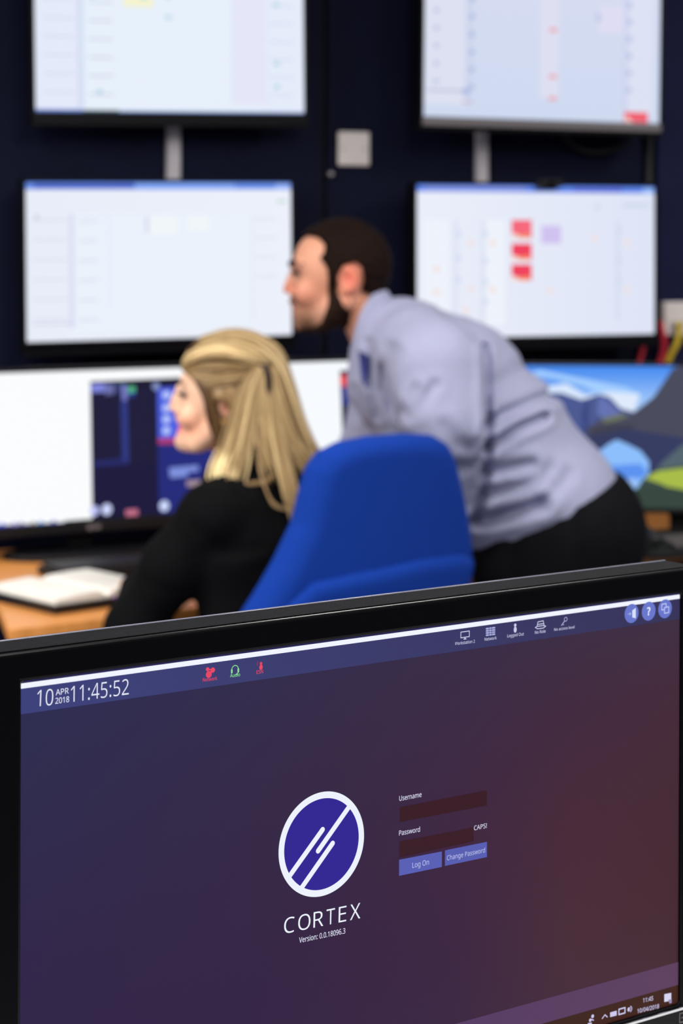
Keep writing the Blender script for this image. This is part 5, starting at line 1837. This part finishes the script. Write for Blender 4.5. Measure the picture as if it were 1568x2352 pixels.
# round emblem
s = Pix(FG, -.0002)
c0 = LO(738.5, 1938.5)
Ro = abs(LO(738.5, 1938.5 - 119.5)[1] - c0[1])
s.disc(c0[0], c0[1], Ro * .95, Ro * .95, (48, 34, 146), 96)
WH = (236, 242, 252)
bw = Ro * .105
s.bar(LO(803, 1850), LO(730, 1954), bw, WH, False, True)
s.bar(LO(740, 1905.5), LO(662, 2015), bw, WH, True, False)
s.bar(LO(763, 1937), LO(689, 2043), bw, WH, True, False)
s.ring(c0[0], c0[1], Ro * .873, Ro, WH, 128)
s.build('round_logo', scr)
s = Pix(FG, -.0002)
a, b = np.array((651.5, 2145.0)), np.array((826.5, 2109.0))
cuts = [(0, .135), (.185, .345), (.385, .515), (.555, .665), (.715, .815), (.865, 1.0)]
for chx, (u0, u1) in zip('CORTEX', cuts):
    s.text(chx, tuple(a + (b - a) * u0), tuple(a + (b - a) * u1), 35.5, WH, -.004)
s.text('Version: 0.0.18096.3', (686, 2165.5), (792, 2143.5), 12.5, (226, 228, 248), .004)
s.build('wordmark', scr)

s = Pix(FG, -.0002)
FLD = (56, 24, 34)
s.pp([(917.4, 1853.7), (1117.4, 1815), (1117.4, 1850), (917.4, 1888)], FLD)
s.pp([(916.7, 1932.6), (1086.9, 1900), (1086.9, 1931.9), (916.7, 1969.4)], FLD)
s.pp([(915.7, 1974.7), (1013.9, 1955.4), (1013.9, 1991), (915.7, 2011.5)], (88, 94, 180))
s.pp([(1020.9, 1953), (1117.4, 1933.3), (1117.4, 1968.4), (1020.9, 1988.7)], (86, 92, 176))
LBL = (216, 216, 240)
s.text('Username', (916, 1839.6), (967.2, 1830), 11.5, LBL, .006)
s.text('Password', (915.5, 1919), (963.5, 1910), 11.5, LBL, .006)
s.text('CAPS!', (1087.5, 1907), (1117, 1901), 10.5, LBL, .004)
s.text('Log On', (946, 1993.3), (984, 1985.5), 12, (192, 198, 240), 0)
s.text('Change Password', (1025.5, 1976), (1112.8, 1957.5), 11, (192, 198, 240), 0)
s.build('login_form', scr)

s = Pix(FG, -.0002)
zt0 = -H2
zt1 = FG.loc(1556, 2262)[1]
zt2 = FG.loc(1556, 2209.5)[1]
band(s, zt0, zt1, (40, 18, 22), (62, 28, 14))
band(s, zt1, zt2, (70, 44, 104), (92, 60, 92))
s.k = 4
TW_ = (206, 200, 236)
a = LO(1360, 2334); s.disc(a[0], a[1], .0013, .0013, TW_); s.line([LO(1355, 2341), LO(1362, 2343)], .0008, TW_)
a = LO(1354.5, 2343); s.disc(a[0], a[1], .0012, .0012, TW_); s.line([LO(1350, 2351), LO(1357, 2350)], .001, TW_)
s.line([LO(1382, 2339), LO(1388, 2330.5), LO(1393.5, 2335.5)], .0008, TW_)
s.pp([(1400, 2325), (1415, 2321), (1415, 2332), (1400, 2336)], TW_)
q = [LO(1420, 2318), LO(1434, 2314), LO(1434, 2326), LO(1420, 2330)]
s.line(q + [q[0]], .0010, TW_)
a = LO(1445, 2317.5)
s.ring(a[0], a[1], .0009, .0013, TW_, 16); s.ring(a[0], a[1], .0018, .0023, TW_, 16, -1.4, 1.4); s.disc(a[0] - .0012, a[1], .0011, .0015, TW_)
s.text('11:45', (1475, 2302.5), (1498.5, 2297), 10, TW_, .01)
s.text('10/04/2018', (1462, 2327), (1512, 2315), 10, TW_, .01)
s.pp([(1524, 2283), (1540, 2280), (1540, 2298), (1524, 2301)], (216, 212, 240))
s.pp([(1533, 2296), (1541, 2294), (1541, 2303), (1536, 2305)], (150, 140, 180))
s.build('taskbar', scr)

# printed control mark on the lower bezel
m = MB()
a = LO(1552, 2324); b = LO(1566, 2346)
for z_ in (a[1] - .0008, b[1] + .001):
    m.box(a[0], b[0] + .002, -.0034, -.0031, z_, z_ + .0006)
m.box(a[0], a[0] + .0006, -.0034, -.0031, b[1] + .001, a[1])
m.box(a[0] + .002, b[0] - .001, -.0034, -.0031, (a[1] + b[1]) / 2, (a[1] + b[1]) / 2 + .0006)
m.build('button_mark', M['mark'], fg)
# stand
m = MB()
zd = .74 - FG.c[2]
m.box(-.05, .05, .031, .055, -.10, .02)
m.box(-.035, .035, .0552, .085, zd + .016, -.03)
m.build('stand_neck', M['satin_black'], fg, bevel=.003)
m = MB()
m.prism([(.13 * math.cos(2 * math.pi * i / 36), .05 + .10 * math.sin(2 * math.pi * i / 36)) for i in range(36)], zd + .0007, zd + .0155)
m.build('stand_base', M['satin_black'], fg, bevel=.002)
r = empty('front_desk', (.0292, 1.3665, 0), (0, 0, math.radians(35.5)))
tag(r, 'desk carrying the foreground monitor', 'desk')
m = MB(); m.box(-.7, .7, -.45, .25, .715, .74); m.build('worktop', M['desk_white'], r, bevel=.003)  # unseen top, made white to brighten what the lower bezel strip reflects
for sx in (-.64, .64):
    for sy in (-.39, .19):
        m = MB(); m.box(sx - .025, sx + .025, sy - .025, sy + .025, 0, .7145); m.build('leg', M['steel'], r)
bpy.context.view_layer.update()
